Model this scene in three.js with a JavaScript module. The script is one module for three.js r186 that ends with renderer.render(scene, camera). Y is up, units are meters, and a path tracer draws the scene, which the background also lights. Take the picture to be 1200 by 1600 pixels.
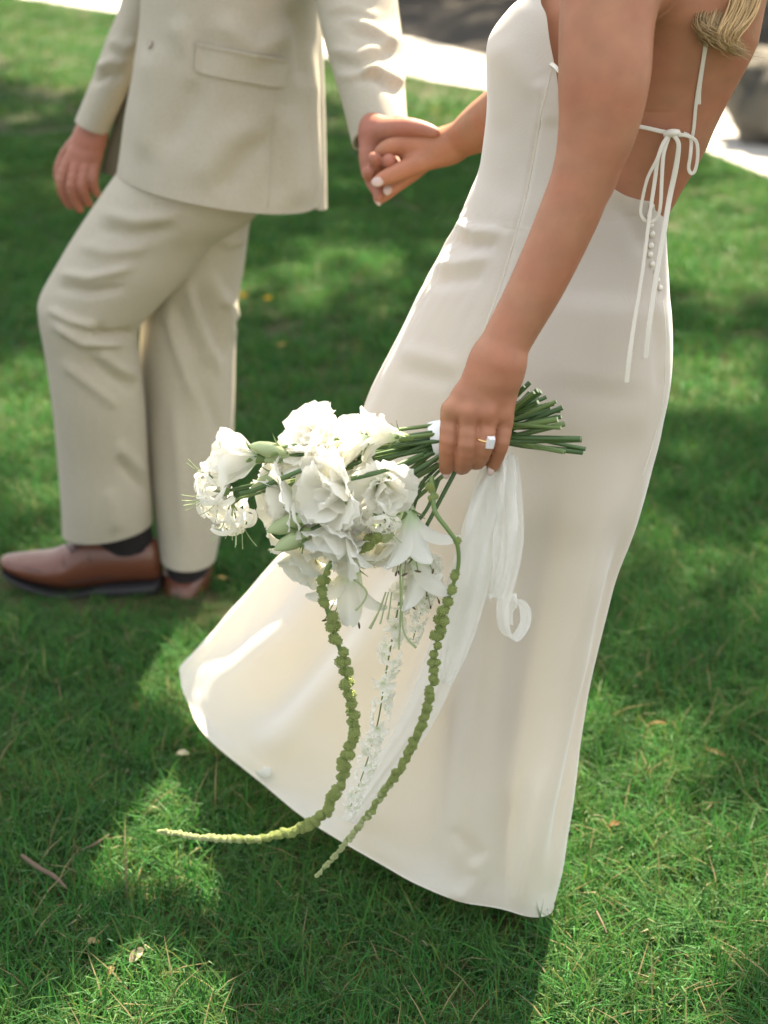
import * as THREE from 'three';
import { mergeGeometries, mergeVertices } from 'three/addons/utils/BufferGeometryUtils.js';
import { ImprovedNoise } from 'three/addons/math/ImprovedNoise.js';

// ---------------------------------------------------------------- camera, sky, sun, exposure
const CAM_H = 1.42, PITCH = 22 * Math.PI / 180, F = 800 / Math.tan(17.5 * Math.PI / 180);   // F: focal length in photo pixels (1200 x 1600)
const scene = new THREE.Scene();
const camera = new THREE.PerspectiveCamera(35, 0.75, 0.05, 400);
camera.position.set(0, CAM_H, 0);
camera.rotation.x = -PITCH;
camera.focus = 2.02;
camera.userData.fStop = 3.4;
const SUN = new THREE.Vector3(0.27, 1.0, -0.80).normalize();
// a hazy bright summer sky: pale at the horizon, soft blue overhead, whiter round the sun
{
  const w = 256, h = 128, d = new Float32Array(w * h * 4);
  for (let j = 0; j < h; j++) for (let i = 0; i < w; i++) {
    const el = (j + 0.5) / h * Math.PI - Math.PI / 2, az = (i + 0.5) / w * 2 * Math.PI - Math.PI, o = 4 * (j * w + i);
    const x = Math.cos(el) * Math.cos(az), y = Math.sin(el), z = Math.cos(el) * Math.sin(az);
    const u = Math.pow(Math.max(0, y), 0.5), m = Math.max(0, x * SUN.x + y * SUN.y + z * SUN.z), g = 0.26 * m * m + 0.4 * Math.pow(m, 8);
    const c = [0.262 - 0.10 * u + g, 0.262 - 0.085 * u + 0.97 * g, 0.262 - 0.05 * u + 0.92 * g];
    for (let k = 0; k < 3; k++) d[o + k] = y < 0 ? [0.10, 0.11, 0.07][k] : c[k]; d[o + 3] = 1;
  }
  const t = new THREE.DataTexture(d, w, h, THREE.RGBAFormat, THREE.FloatType);
  t.mapping = THREE.EquirectangularReflectionMapping; t.magFilter = t.minFilter = THREE.LinearFilter; t.needsUpdate = true;
  scene.background = t; scene.environment = t;
}
const sun = new THREE.DirectionalLight(0xffeed2, 4);
sun.position.copy(SUN).multiplyScalar(30).add(new THREE.Vector3(0, 0, -3));
sun.target.position.set(0, 0, -3);
sun.castShadow = true;
sun.shadow.radius = 1.3;
sun.shadow.mapSize.set(4096, 4096);
Object.assign(sun.shadow.camera, { left: -12, right: 12, top: 12, bottom: -12, near: 1, far: 70 });
scene.add(sun, sun.target);
const renderer = new THREE.WebGLRenderer();
renderer.toneMapping = THREE.LinearToneMapping;
renderer.toneMappingExposure = 6.6;
renderer.shadowMap.enabled = true;

// ---------------------------------------------------------------- helpers
const V = (x, y, z) => new THREE.Vector3(x, y, z);
let seed = 12345;
function rng(s) { let a = s >>> 0; return () => { a |= 0; a = a + 0x6D2B79F5 | 0; let t = Math.imul(a ^ a >>> 15, 1 | a); t = t + Math.imul(t ^ t >>> 7, 61 | t) ^ t; return ((t ^ t >>> 14) >>> 0) / 4294967296; }; }
const R = rng(seed);
const rr = (a, b, r = R) => a + (b - a) * r();
const PN = new ImprovedNoise();
const noise = (x, y, z = 0) => PN.noise(x + 91.7, y + 37.3, z + 11.1);
const fbm = (x, y, z = 0) => noise(x, y, z) + 0.5 * noise(2 * x, 2 * y, 2 * z + 5) + 0.25 * noise(4 * x, 4 * y, 4 * z + 9);
const sc_ = Math.sin(PITCH), cc_ = Math.cos(PITCH);
const lerp = (a, b, t) => a + (b - a) * t;
const clamp = (x, a = 0, b = 1) => Math.max(a, Math.min(b, x));
const smooth = (a, b, x) => { const t = clamp((x - a) / (b - a)); return t * t * (3 - 2 * t); };
// a photo pixel and a distance along -z give a point of the place
function W(px, py, z) {
  const dx = (px - 600) / F, dy = (800 - py) / F;
  const y = dy * cc_ - sc_, zz = -dy * sc_ - cc_, k = z / zz;
  return V(dx * k, CAM_H + y * k, z);
}
// the point of the ground (or of a level above it) that a photo pixel shows
function G(px, py, level = 0) {
  const dx = (px - 600) / F, dy = (800 - py) / F;
  const y = dy * cc_ - sc_, zz = -dy * sc_ - cc_, k = (level - CAM_H) / y;
  return V(dx * k, level, zz * k);
}
function pix(p) {
  const y = p.y - CAM_H, d = -y * sc_ - p.z * cc_;
  return [600 + F * p.x / d, 800 - F * (y * cc_ - p.z * sc_) / d, d];
}
const mAt = (p) => { const y = p.y - CAM_H; return (-y * sc_ - p.z * cc_) / F; };   // metres to a photo pixel at p
const used = {};
function numbered(n) { used[n] = (used[n] || 0) + 1; return used[n] === 1 ? n : n + '_' + String(used[n] - 1).padStart(3, '0'); }
function shadows(o) { o.traverse((c) => { if (c.isMesh) { c.castShadow = true; c.receiveShadow = true; } }); return o; }
function thing(name, label, category, group) {
  const o = new THREE.Group(); o.name = numbered(name); scene.add(o);
  o.userData = { label, category }; if (group) o.userData.group = group;
  return o;
}
function part(name, geo, mat, parent, label) {
  const m = new THREE.Mesh(geo, mat); m.name = name; m.castShadow = m.receiveShadow = true;
  if (label) m.userData.label = label;
  parent.add(m); return m;
}
function single(name, geo, mat, label, category, group) {
  const m = part(numbered(name), geo, mat, scene); m.userData = { label, category }; if (group) m.userData.group = group; return m;
}
function setting(name, geo, mat) { const m = part(numbered(name), geo, mat, scene); m.userData.kind = 'structure'; return m; }
function geom(pos, idx, uv) {
  const g = new THREE.BufferGeometry();
  g.setAttribute('position', new THREE.Float32BufferAttribute(pos, 3));
  if (uv) g.setAttribute('uv', new THREE.Float32BufferAttribute(uv, 2));
  g.setIndex(idx); g.computeVertexNormals(); return g;
}
const merge = (list) => {
  const a = list.map((g) => { const h = g.index ? g : mergeVertices(g); for (const k of Object.keys(h.attributes)) if (!['position', 'normal', 'color'].includes(k)) h.deleteAttribute(k); return h; });
  return a.length === 1 ? a[0] : mergeGeometries(a);
};
function catmull(pts, t) {                  // pts: arrays of numbers, t 0..1
  const n = pts.length - 1, s = clamp(t) * n, i = Math.min(n - 1, Math.floor(s)), f = s - i;
  const p0 = pts[Math.max(0, i - 1)], p1 = pts[i], p2 = pts[i + 1], p3 = pts[Math.min(n, i + 2)];
  return p1.map((_, k) => 0.5 * (2 * p1[k] + (p2[k] - p0[k]) * f + (2 * p0[k] - 5 * p1[k] + 4 * p2[k] - p3[k]) * f * f + (3 * p1[k] - p0[k] - 3 * p2[k] + p3[k]) * f * f * f));
}
// a tube along points [x,y,z,r]; flat squeezes it across `side`
function tube(points, nSeg = 24, nRad = 7, opt = {}) {
  const C = []; for (let i = 0; i <= nSeg; i++) C.push(catmull(points, i / nSeg));
  const pos = [], idx = [], uv = []; let side = opt.side ? opt.side.clone() : V(0.31, 0.2, 0.93).normalize(), len = 0;
  for (let i = 0; i <= nSeg; i++) {
    const a = C[Math.max(0, i - 1)], b = C[Math.min(nSeg, i + 1)];
    const d = V(b[0] - a[0], b[1] - a[1], b[2] - a[2]).normalize();
    const s = (opt.side || side).clone().addScaledVector(d, -(opt.side || side).dot(d)).normalize(), u = d.clone().cross(s).normalize(); side = s;
    if (i) len += Math.hypot(C[i][0] - C[i - 1][0], C[i][1] - C[i - 1][1], C[i][2] - C[i - 1][2]);
    for (let j = 0; j <= nRad; j++) {
      const th = j / nRad * Math.PI * 2, r = C[i][3], cu = Math.cos(th) * r, su = Math.sin(th) * r * (opt.flat || 1);
      pos.push(C[i][0] + u.x * cu + s.x * su, C[i][1] + u.y * cu + s.y * su, C[i][2] + u.z * cu + s.z * su); uv.push(j / nRad, len);
    }
  }
  const w = nRad + 1;
  for (let i = 0; i < nSeg; i++) for (let j = 0; j < nRad; j++) { const a = i * w + j; idx.push(a, a + 1, a + w, a + 1, a + w + 1, a + w); }
  if (opt.caps !== false) for (const e of [0, nSeg]) {
    const c = pos.length / 3; pos.push(C[e][0], C[e][1], C[e][2]); uv.push(0, 0);
    for (let j = 0; j < nRad; j++) { const a = e * w + j; e ? idx.push(c, a, a + 1) : idx.push(c, a + 1, a); }
  }
  const g = geom(pos, idx, uv);
  const n = g.attributes.normal;
  for (let i = 0; i <= nSeg; i++) { const a = i * w, b = a + nRad, x = n.getX(a) + n.getX(b), y = n.getY(a) + n.getY(b), z = n.getZ(a) + n.getZ(b), l = Math.hypot(x, y, z) || 1; n.setXYZ(a, x / l, y / l, z / l); n.setXYZ(b, x / l, y / l, z / l); }
  return g;
}
// photo points [px,py,z,radius in px] -> tube points in metres
const P4 = (list) => list.map(([x, y, z, r]) => { const p = W(x, y, z); return [p.x, p.y, p.z, r * mAt(p)]; });

// folds of cloth: [height m, width px, [[px,py]...]] raised on the side that faces the camera
function foldHeight(folds, x, y) {
  let h = 0;
  for (const [a, w, line] of folds) {
    let best = 1e9, at = 0, total = 0;
    for (let i = 0; i + 1 < line.length; i++) {
      const [x0, y0] = line[i], [x1, y1] = line[i + 1], dx = x1 - x0, dy = y1 - y0, L = Math.hypot(dx, dy);
      const t = clamp(((x - x0) * dx + (y - y0) * dy) / (L * L)), d = Math.hypot(x - x0 - t * dx, y - y0 - t * dy);
      if (d < best) { best = d; at = total + t * L; } total += L;
    }
    if (best < 3 * w) { const e = at / total; h += a * Math.exp(-(best * best) / (w * w)) * smooth(0, 0.25, e) * smooth(0, 0.25, 1 - e + 0.02); }
  }
  return h;
}
// a skin of cloth over rings. row: { L:[px,py,z], R:[px,py,z], b: half depth, e: half angle that is covered (PI: closed), n: near direction }
function loft(rows, nT, nA, opt = {}) {
  const K = rows.map((r) => { const L = W(...r.L), Q = W(...r.R), n = r.n || [0, 0, 1]; return [L.x, L.y, L.z, Q.x, Q.y, Q.z, r.b * n[0], r.b * n[1], r.b * n[2], r.e === undefined ? Math.PI : r.e, r.q || 1]; });
  const pos = [], idx = [], uv = [], w = nA + 1; let len = 0, last = null;
  for (let i = 0; i <= nT; i++) {
    const k = catmull(K, i / nT), e = Math.min(Math.PI, k[9]);
    const m = [(k[0] + k[3]) / 2, (k[1] + k[4]) / 2, (k[2] + k[5]) / 2], a = [(k[0] - k[3]) / 2, (k[1] - k[4]) / 2, (k[2] - k[5]) / 2];
    if (last) len += Math.hypot(m[0] - last[0], m[1] - last[1], m[2] - last[2]); last = m;
    const round = Math.hypot(...a) * Math.PI;
    for (let j = 0; j <= nA; j++) {
      const th = (j / nA * 2 - 1) * e, q = k[10];
      const c0 = Math.cos(th), s0 = Math.sin(th), c = Math.sign(c0) * Math.pow(Math.abs(c0), q), s = Math.sign(s0) * Math.pow(Math.abs(s0), q);
      let p = [m[0] + a[0] * c + k[6] * s, m[1] + a[1] * c + k[7] * s, m[2] + a[2] * c + k[8] * s];
      pos.push(...p); uv.push(th / Math.PI * round, len);
    }
  }
  for (let i = 0; i < nT; i++) for (let j = 0; j < nA; j++) { const a = i * w + j; idx.push(a, a + w, a + 1, a + 1, a + w, a + w + 1); }
  const g = geom(pos, idx, uv), N = g.attributes.normal, Q = g.attributes.position;
  // outwards
  { const j = Math.round(nA * 0.75), v = Math.floor(nT / 2) * w + j; if (N.getZ(v) < 0) { const I = g.index.array; for (let i = 0; i < I.length; i += 3) { const t = I[i]; I[i] = I[i + 1]; I[i + 1] = t; } g.computeVertexNormals(); } }
  if (opt.folds || opt.wave) {
    const D = new Float32Array(Q.count);
    for (let v = 0; v < Q.count; v++) {
      const p = V(Q.getX(v), Q.getY(v), Q.getZ(v)), i = Math.floor(v / w), j = v % w, [x, y] = pix(p);
      let h = 0;
      if (opt.folds) h += foldHeight(opt.folds, x, y) * smooth(-0.15, 0.25, N.getZ(v) * 0.95 - N.getY(v) * 0.1 + 0.05);
      if (opt.wave) h += opt.wave(i / nT, (j / nA * 2 - 1) * Math.PI, p, x, y);
      D[v] = h;
    }
    for (let v = 0; v < Q.count; v++) Q.setXYZ(v, Q.getX(v) + N.getX(v) * D[v], Q.getY(v) + N.getY(v) * D[v], Q.getZ(v) + N.getZ(v) * D[v]);
    g.computeVertexNormals();
  }
  for (let i = 0; i <= nT; i++) {
    const a = i * w, b = a + nA; if (Math.hypot(Q.getX(a) - Q.getX(b), Q.getY(a) - Q.getY(b), Q.getZ(a) - Q.getZ(b)) > 0.004) continue;
    const x = N.getX(a) + N.getX(b), y = N.getY(a) + N.getY(b), z = N.getZ(a) + N.getZ(b), l = Math.hypot(x, y, z) || 1; N.setXYZ(a, x / l, y / l, z / l); N.setXYZ(b, x / l, y / l, z / l);
    const mx = (Q.getX(a) + Q.getX(b)) / 2, my = (Q.getY(a) + Q.getY(b)) / 2, mz = (Q.getZ(a) + Q.getZ(b)) / 2; Q.setXYZ(a, mx, my, mz); Q.setXYZ(b, mx, my, mz);
  }
  g.userData = { nT, nA };
  return opt.thick ? shell(g, opt.thick, nT, nA) : g;
}
// gives a lofted grid an inner face and a rim
function shell(g, t, nT, nA) {
  const P = g.attributes.position, N = g.attributes.normal, U = g.attributes.uv, n = P.count, w = nA + 1, pos = [...P.array], uv = [...U.array], idx = [...g.index.array];
  for (let v = 0; v < n; v++) { pos.push(P.getX(v) - N.getX(v) * t, P.getY(v) - N.getY(v) * t, P.getZ(v) - N.getZ(v) * t); uv.push(U.getX(v), U.getY(v)); }
  for (let i = 0; i < g.index.count; i += 3) idx.push(g.index.getX(i) + n, g.index.getX(i + 2) + n, g.index.getX(i + 1) + n);
  for (const r of [0, nT]) {                                            // rim rows with vertices of their own, so that the edge stays crisp
    const s = pos.length / 3;
    for (let j = 0; j < w; j++) { const a = r * w + j; for (const o of [a, a + n]) { pos.push(pos[3 * o], pos[3 * o + 1], pos[3 * o + 2]); uv.push(uv[2 * o], uv[2 * o + 1]); } }
    for (let j = 0; j < nA; j++) { const a = s + 2 * j; idx.push(a, a + 1, a + 2, a + 2, a + 1, a + 3); }
  }
  return geom(pos, idx, uv);
}
// rays through photo pixels onto a built mesh
const ray = new THREE.Raycaster();
function onto(mesh, px, py, off = 0) {
  const d = W(px, py, -1).sub(camera.position).normalize();
  ray.set(camera.position, d); mesh.updateMatrixWorld(true);
  const side = mesh.material.side; mesh.material.side = THREE.DoubleSide;
  const h = ray.intersectObject(mesh, false)[0]; mesh.material.side = side;
  if (!h) return null;
  const n = h.face.normal.clone(); if (n.dot(d) > 0) n.negate();
  return { p: h.point.clone().addScaledVector(n, off), n };
}
// a thin pad lying on a mesh inside a four-cornered patch of photo pixels
function pad(mesh, quad, off, thick, nu = 16, nv = 6, bend) {
  const pos = [], idx = [], top = []; let ok = true, lastHit = null;
  for (let j = 0; j <= nv; j++) for (let i = 0; i <= nu; i++) {
    const u = i / nu, v = j / nv, [a, b, c, d] = quad;
    const x = lerp(lerp(a[0], b[0], u), lerp(d[0], c[0], u), v), y = lerp(lerp(a[1], b[1], u), lerp(d[1], c[1], u), v) + (bend ? bend(u, v) : 0);
    const h = onto(mesh, x, y, off) || lastHit; lastHit = h; top.push(h);
  }
  for (const h of top) pos.push(...h.p.toArray());
  const n = top.length, w = nu + 1;
  for (const h of top) { const p = h.p.clone().addScaledVector(h.n, -thick); pos.push(p.x, p.y, p.z); }
  for (let j = 0; j < nv; j++) for (let i = 0; i < nu; i++) { const a = j * w + i; idx.push(a, a + w, a + 1, a + 1, a + w, a + w + 1); }
  const ring = []; for (let i = 0; i < nu; i++) ring.push(i); for (let j = 0; j < nv; j++) ring.push(j * w + nu); for (let i = nu; i > 0; i--) ring.push(nv * w + i); for (let j = nv; j > 0; j--) ring.push(j * w);
  const s = pos.length / 3; ring.forEach((a) => { pos.push(pos[3 * a], pos[3 * a + 1], pos[3 * a + 2], pos[3 * (a + n)], pos[3 * (a + n) + 1], pos[3 * (a + n) + 2]); });
  ring.forEach((_, k) => { const a = s + 2 * k, b = s + 2 * ((k + 1) % ring.length); idx.push(a, b, a + 1, b, b + 1, a + 1); });
  return geom(pos, idx, pos.flatMap((_, k) => k % 3 === 0 ? [pos[k], pos[k + 1]] : []));
}

// ---------------------------------------------------------------- bodies: distance fields meshed with surface nets
const smin = (a, b, k) => { const h = Math.max(k - Math.abs(a - b), 0) / k; return Math.min(a, b) - h * h * k * 0.25; };
function capsule(a, b) {                     // [x,y,z,r]
  const bx = b[0] - a[0], by = b[1] - a[1], bz = b[2] - a[2], L2 = bx * bx + by * by + bz * bz || 1e-9;
  return (x, y, z) => { const t = clamp(((x - a[0]) * bx + (y - a[1]) * by + (z - a[2]) * bz) / L2); const ex = x - a[0] - bx * t, ey = y - a[1] - by * t, ez = z - a[2] - bz * t; return Math.sqrt(ex * ex + ey * ey + ez * ez) - (a[3] + (b[3] - a[3]) * t); };
}
function chain(pts, k = 0.004, smoothBy = 3) {            // a limb through [x,y,z,r] points
  const fine = []; const n = (pts.length - 1) * smoothBy; for (let i = 0; i <= n; i++) fine.push(catmull(pts, i / n));
  const cs = []; for (let i = 0; i < n; i++) cs.push(capsule(fine[i], fine[i + 1]));
  const box = new THREE.Box3(); fine.forEach((f) => { box.expandByPoint(V(f[0] - f[3], f[1] - f[3], f[2] - f[3])); box.expandByPoint(V(f[0] + f[3], f[1] + f[3], f[2] + f[3])); });
  return { box, f: (x, y, z) => { let d = 1e9; for (const c of cs) { const e = c(x, y, z); d = d > 1e8 ? e : smin(d, e, k); } return d; } };
}
const limb = (list, k, s) => chain(P4(list), k, s);
function trunk(rows) {                       // a torso: rows { L, R, b } as in loft
  const S = rows.map((r) => { const L = W(...r.L), Q = W(...r.R); const h = L.clone().sub(Q).setZ(0), a = h.length() / 2; return { c: L.clone().add(Q).multiplyScalar(0.5), a, d: h.normalize(), b: r.b, s: (L.z - Q.z) / 2 / a }; });
  const box = new THREE.Box3(); S.forEach((s) => { const m = Math.max(s.a, s.b) * 1.15; box.expandByPoint(s.c.clone().addScalar(m)); box.expandByPoint(s.c.clone().addScalar(-m)); });
  return { box, f: (x, y, z) => {
    let best = 1e9;
    for (let i = 0; i + 1 < S.length; i++) {
      const A = S[i], B = S[i + 1], bx = B.c.x - A.c.x, by = B.c.y - A.c.y, bz = B.c.z - A.c.z;
      const tr = ((x - A.c.x) * bx + (y - A.c.y) * by + (z - A.c.z) * bz) / (bx * bx + by * by + bz * bz), t = clamp(tr);
      const cx = A.c.x + bx * t, cy = A.c.y + by * t, cz = A.c.z + bz * t, dx = lerp(A.d.x, B.d.x, t), dy = lerp(A.d.y, B.d.y, t);
      const a = lerp(A.a, B.a, t), b = lerp(A.b, B.b, t), qx = x - cx, qy = y - cy, qz = z - cz;
      const u = (qx * dx + qy * dy), across = Math.abs(-qx * dy + qy * dx), k = Math.hypot(u / a, (qz - lerp(A.s, B.s, t) * u) / b, across / Math.min(a, b));
      best = best > 1e8 ? (k - 1) * Math.min(a, b) : smin(best, (k - 1) * Math.min(a, b), 0.03);
    }
    return best;
  } };
}
function sdfMesh(groups, cell, color) {      // groups: [{ box, f, k }]; k: how softly a group joins the ones before it
  const box = new THREE.Box3(); groups.forEach((g) => box.union(g.box)); box.expandByScalar(cell * 3);
  const s = box.getSize(V(0, 0, 0)), nx = Math.ceil(s.x / cell), ny = Math.ceil(s.y / cell), nz = Math.ceil(s.z / cell);
  const f = (x, y, z) => { let d = 1e9; for (const g of groups) { const reach = Math.max(g.box.min.x - x, x - g.box.max.x, g.box.min.y - y, y - g.box.max.y, g.box.min.z - z, z - g.box.max.z); if (reach > 0.03) { if (!g.cut) d = Math.min(d, reach); continue; } const e = g.f(x, y, z); d = g.cut ? -smin(-d, e, 0.005) : d > 1e8 ? e : smin(d, e, g.k || 0.002); } return d; };
  const sx = 1, sy = nx + 1, sz = (nx + 1) * (ny + 1), D = new Float32Array(sz * (nz + 1)).fill(1), B = 8;
  for (let k = 0; k <= nz; k += B) for (let j = 0; j <= ny; j += B) for (let i = 0; i <= nx; i += B) {
    const d = f(box.min.x + (i + B / 2) * cell, box.min.y + (j + B / 2) * cell, box.min.z + (k + B / 2) * cell);
    if (Math.abs(d) > cell * B * 1.3) { if (d < 0) for (let c = k; c < Math.min(k + B, nz + 1); c++) for (let b = j; b < Math.min(j + B, ny + 1); b++) for (let a = i; a < Math.min(i + B, nx + 1); a++) D[a + b * sy + c * sz] = -1; continue; }
    for (let c = k; c < Math.min(k + B, nz + 1); c++) for (let b = j; b < Math.min(j + B, ny + 1); b++) for (let a = i; a < Math.min(i + B, nx + 1); a++) D[a + b * sy + c * sz] = f(box.min.x + a * cell, box.min.y + b * cell, box.min.z + c * cell);
  }
  const pos = [], nor = [], col = [], idx = [], id = new Map();
  const corner = [[0, 0, 0], [1, 0, 0], [0, 1, 0], [1, 1, 0], [0, 0, 1], [1, 0, 1], [0, 1, 1], [1, 1, 1]], edges = [[0, 1], [2, 3], [4, 5], [6, 7], [0, 2], [1, 3], [4, 6], [5, 7], [0, 4], [1, 5], [2, 6], [3, 7]];
  for (let k = 0; k < nz; k++) for (let j = 0; j < ny; j++) for (let i = 0; i < nx; i++) {
    const o = i + j * sy + k * sz; let m = 0;
    for (let c = 0; c < 8; c++) if (D[o + corner[c][0] * sx + corner[c][1] * sy + corner[c][2] * sz] < 0) m |= 1 << c;
    if (m === 0 || m === 255) continue;
    let x = 0, y = 0, z = 0, n = 0;
    for (const [a, b] of edges) if (((m >> a) & 1) !== ((m >> b) & 1)) { const A = corner[a], C = corner[b], da = D[o + A[0] + A[1] * sy + A[2] * sz], db = D[o + C[0] + C[1] * sy + C[2] * sz], t = da / (da - db); x += lerp(A[0], C[0], t); y += lerp(A[1], C[1], t); z += lerp(A[2], C[2], t); n++; }
    const p = [box.min.x + (i + x / n) * cell, box.min.y + (j + y / n) * cell, box.min.z + (k + z / n) * cell], h = cell * 0.6;
    const gx = f(p[0] + h, p[1], p[2]) - f(p[0] - h, p[1], p[2]), gy = f(p[0], p[1] + h, p[2]) - f(p[0], p[1] - h, p[2]), gz = f(p[0], p[1], p[2] + h) - f(p[0], p[1], p[2] - h), l = Math.hypot(gx, gy, gz) || 1;
    id.set(o, pos.length / 3); pos.push(...p); nor.push(gx / l, gy / l, gz / l);
    if (color) col.push(...color(p[0], p[1], p[2]));
  }
  for (const [o, v] of id) {
    for (const [d, e1, e2] of [[sx, sy, sz], [sy, sz, sx], [sz, sx, sy]]) {
      const a = D[o] < 0, b = D[o + d] < 0; if (a === b) continue;
      const q1 = id.get(o - e1), q2 = id.get(o - e1 - e2), q3 = id.get(o - e2); if (q1 === undefined || q2 === undefined || q3 === undefined) continue;
      a ? idx.push(v, q1, q2, v, q2, q3) : idx.push(v, q2, q1, v, q3, q2);
    }
  }
  const g = new THREE.BufferGeometry();
  g.setAttribute('position', new THREE.Float32BufferAttribute(pos, 3)); g.setAttribute('normal', new THREE.Float32BufferAttribute(nor, 3));
  if (color) g.setAttribute('color', new THREE.Float32BufferAttribute(col, 3)); g.setIndex(idx); return g;
}

// ---------------------------------------------------------------- materials
function noiseTexture(size, fn, srgb) {
  const d = new Uint8Array(size * size * 4);
  for (let y = 0; y < size; y++) for (let x = 0; x < size; x++) { const c = fn(x / size, y / size, x, y), o = 4 * (y * size + x); for (let k = 0; k < 3; k++) d[o + k] = clamp(c[k]) * 255; d[o + 3] = 255; }
  const t = new THREE.DataTexture(d, size, size); t.wrapS = t.wrapT = THREE.RepeatWrapping; t.magFilter = THREE.LinearFilter; t.minFilter = THREE.LinearMipmapLinearFilter; t.generateMipmaps = true;
  if (srgb) t.colorSpace = THREE.SRGBColorSpace; t.needsUpdate = true; return t;
}
const tn = (u, v, f) => { const a = u * 2 * Math.PI, b = v * 2 * Math.PI, k = f / (2 * Math.PI); return PN.noise(k * Math.cos(a) + 3, k * Math.sin(a) + k * Math.cos(b) + 7, k * Math.sin(b) + 1); };
const weave = noiseTexture(256, (u, v, x, y) => { const h = 0.5 + 0.22 * Math.sin((x + y) * Math.PI / 4) + 0.2 * (rr(-1, 1)) + 0.15 * tn(u, v, 20); return [h, h, h]; });
const melange = noiseTexture(512, (u, v) => { const h = 0.9 + 0.05 * tn(u, v, 90) + 0.05 * tn(u, v, 40) + rr(-0.075, 0.075); return [h, h * 0.995, h * 0.985]; });
melange.repeat.set(5, 5);
const slub = noiseTexture(256, (u, v) => { const h = 0.5 + 0.25 * tn(u, v * 0.999, 30) + 0.14 * rr(-1, 1); return [h, h, h]; });
weave.repeat.set(14, 14); slub.repeat.set(9, 9);
const C3 = (r, g, b) => new THREE.Color().setRGB(r, g, b);
const MAT = {};
MAT.suit = new THREE.MeshPhysicalMaterial({ color: C3(0.475, 0.437, 0.343), map: melange, roughness: 0.85, sheen: 0.2, sheenRoughness: 0.6, sheenColor: C3(0.5, 0.46, 0.36), bumpMap: weave, bumpScale: 0.0006, side: THREE.DoubleSide });
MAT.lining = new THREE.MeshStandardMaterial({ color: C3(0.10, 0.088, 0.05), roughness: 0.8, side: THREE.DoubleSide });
MAT.button = new THREE.MeshStandardMaterial({ color: C3(0.30, 0.26, 0.18), roughness: 0.4 });
MAT.dress = new THREE.MeshPhysicalMaterial({ color: C3(0.80, 0.775, 0.685), roughness: 1, transmission: 0.48, thickness: 0, clearcoat: 0.2, clearcoatRoughness: 0.48, bumpMap: slub, bumpScale: 0.0003, side: THREE.DoubleSide });
MAT.tie = new THREE.MeshPhysicalMaterial({ color: C3(0.70, 0.66, 0.56), roughness: 0.6, clearcoat: 0.2, clearcoatRoughness: 0.4, side: THREE.DoubleSide });
MAT.skin = new THREE.MeshPhysicalMaterial({ color: 0xffffff, vertexColors: true, roughness: 0.5, specularIntensity: 0.6, sheen: 0.1, sheenRoughness: 0.5, sheenColor: C3(0.75, 0.42, 0.28) });
MAT.nail = new THREE.MeshPhysicalMaterial({ color: C3(0.50, 0.38, 0.33), roughness: 0.25, clearcoat: 0.6, clearcoatRoughness: 0.15 });
MAT.hair = new THREE.MeshPhysicalMaterial({ color: 0xffffff, vertexColors: true, roughness: 0.38, specularIntensity: 0.8, side: THREE.DoubleSide });
MAT.leather = new THREE.MeshPhysicalMaterial({ color: C3(0.125, 0.042, 0.02), roughness: 0.45, clearcoat: 0.45, clearcoatRoughness: 0.28 });
MAT.sole = new THREE.MeshStandardMaterial({ color: C3(0.02, 0.02, 0.022), roughness: 0.6 });
MAT.sock = new THREE.MeshStandardMaterial({ color: C3(0.016, 0.013, 0.014), roughness: 0.95, side: THREE.DoubleSide });
MAT.gold = new THREE.MeshStandardMaterial({ color: C3(0.85, 0.6, 0.25), metalness: 1, roughness: 0.2 });
MAT.diamond = new THREE.MeshPhysicalMaterial({ color: C3(0.92, 0.93, 0.95), roughness: 0.08, transmission: 0.15, thickness: 0.004, ior: 2.2, clearcoat: 1, side: THREE.DoubleSide });
MAT.petal = new THREE.MeshPhysicalMaterial({ color: C3(0.93, 0.915, 0.85), roughness: 1, transmission: 0.58, thickness: 0, vertexColors: true, side: THREE.DoubleSide });
MAT.stem = new THREE.MeshPhysicalMaterial({ color: C3(0.055, 0.115, 0.028), roughness: 0.5, clearcoat: 0.15 });
MAT.stemPale = new THREE.MeshPhysicalMaterial({ color: C3(0.13, 0.205, 0.055), roughness: 0.5, clearcoat: 0.15 });
MAT.cut = new THREE.MeshStandardMaterial({ color: C3(0.55, 0.6, 0.38), roughness: 0.8 });
MAT.amaranth = new THREE.MeshStandardMaterial({ color: C3(0.25, 0.30, 0.09), roughness: 0.9 });
MAT.amaranthPale = new THREE.MeshStandardMaterial({ color: C3(0.38, 0.42, 0.20), roughness: 0.9 });
MAT.bud = new THREE.MeshPhysicalMaterial({ color: C3(0.36, 0.43, 0.22), roughness: 0.7, transmission: 0 });
MAT.chiffon = new THREE.MeshPhysicalMaterial({ color: C3(0.88, 0.87, 0.82), roughness: 1, transmission: 0.45, thickness: 0, transparent: true, opacity: 0.72, side: THREE.DoubleSide });
MAT.anther = new THREE.MeshStandardMaterial({ color: C3(0.10, 0.07, 0.04), roughness: 0.9 });
MAT.tape = new THREE.MeshStandardMaterial({ color: C3(0.75, 0.78, 0.76), roughness: 0.6 });

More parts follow.
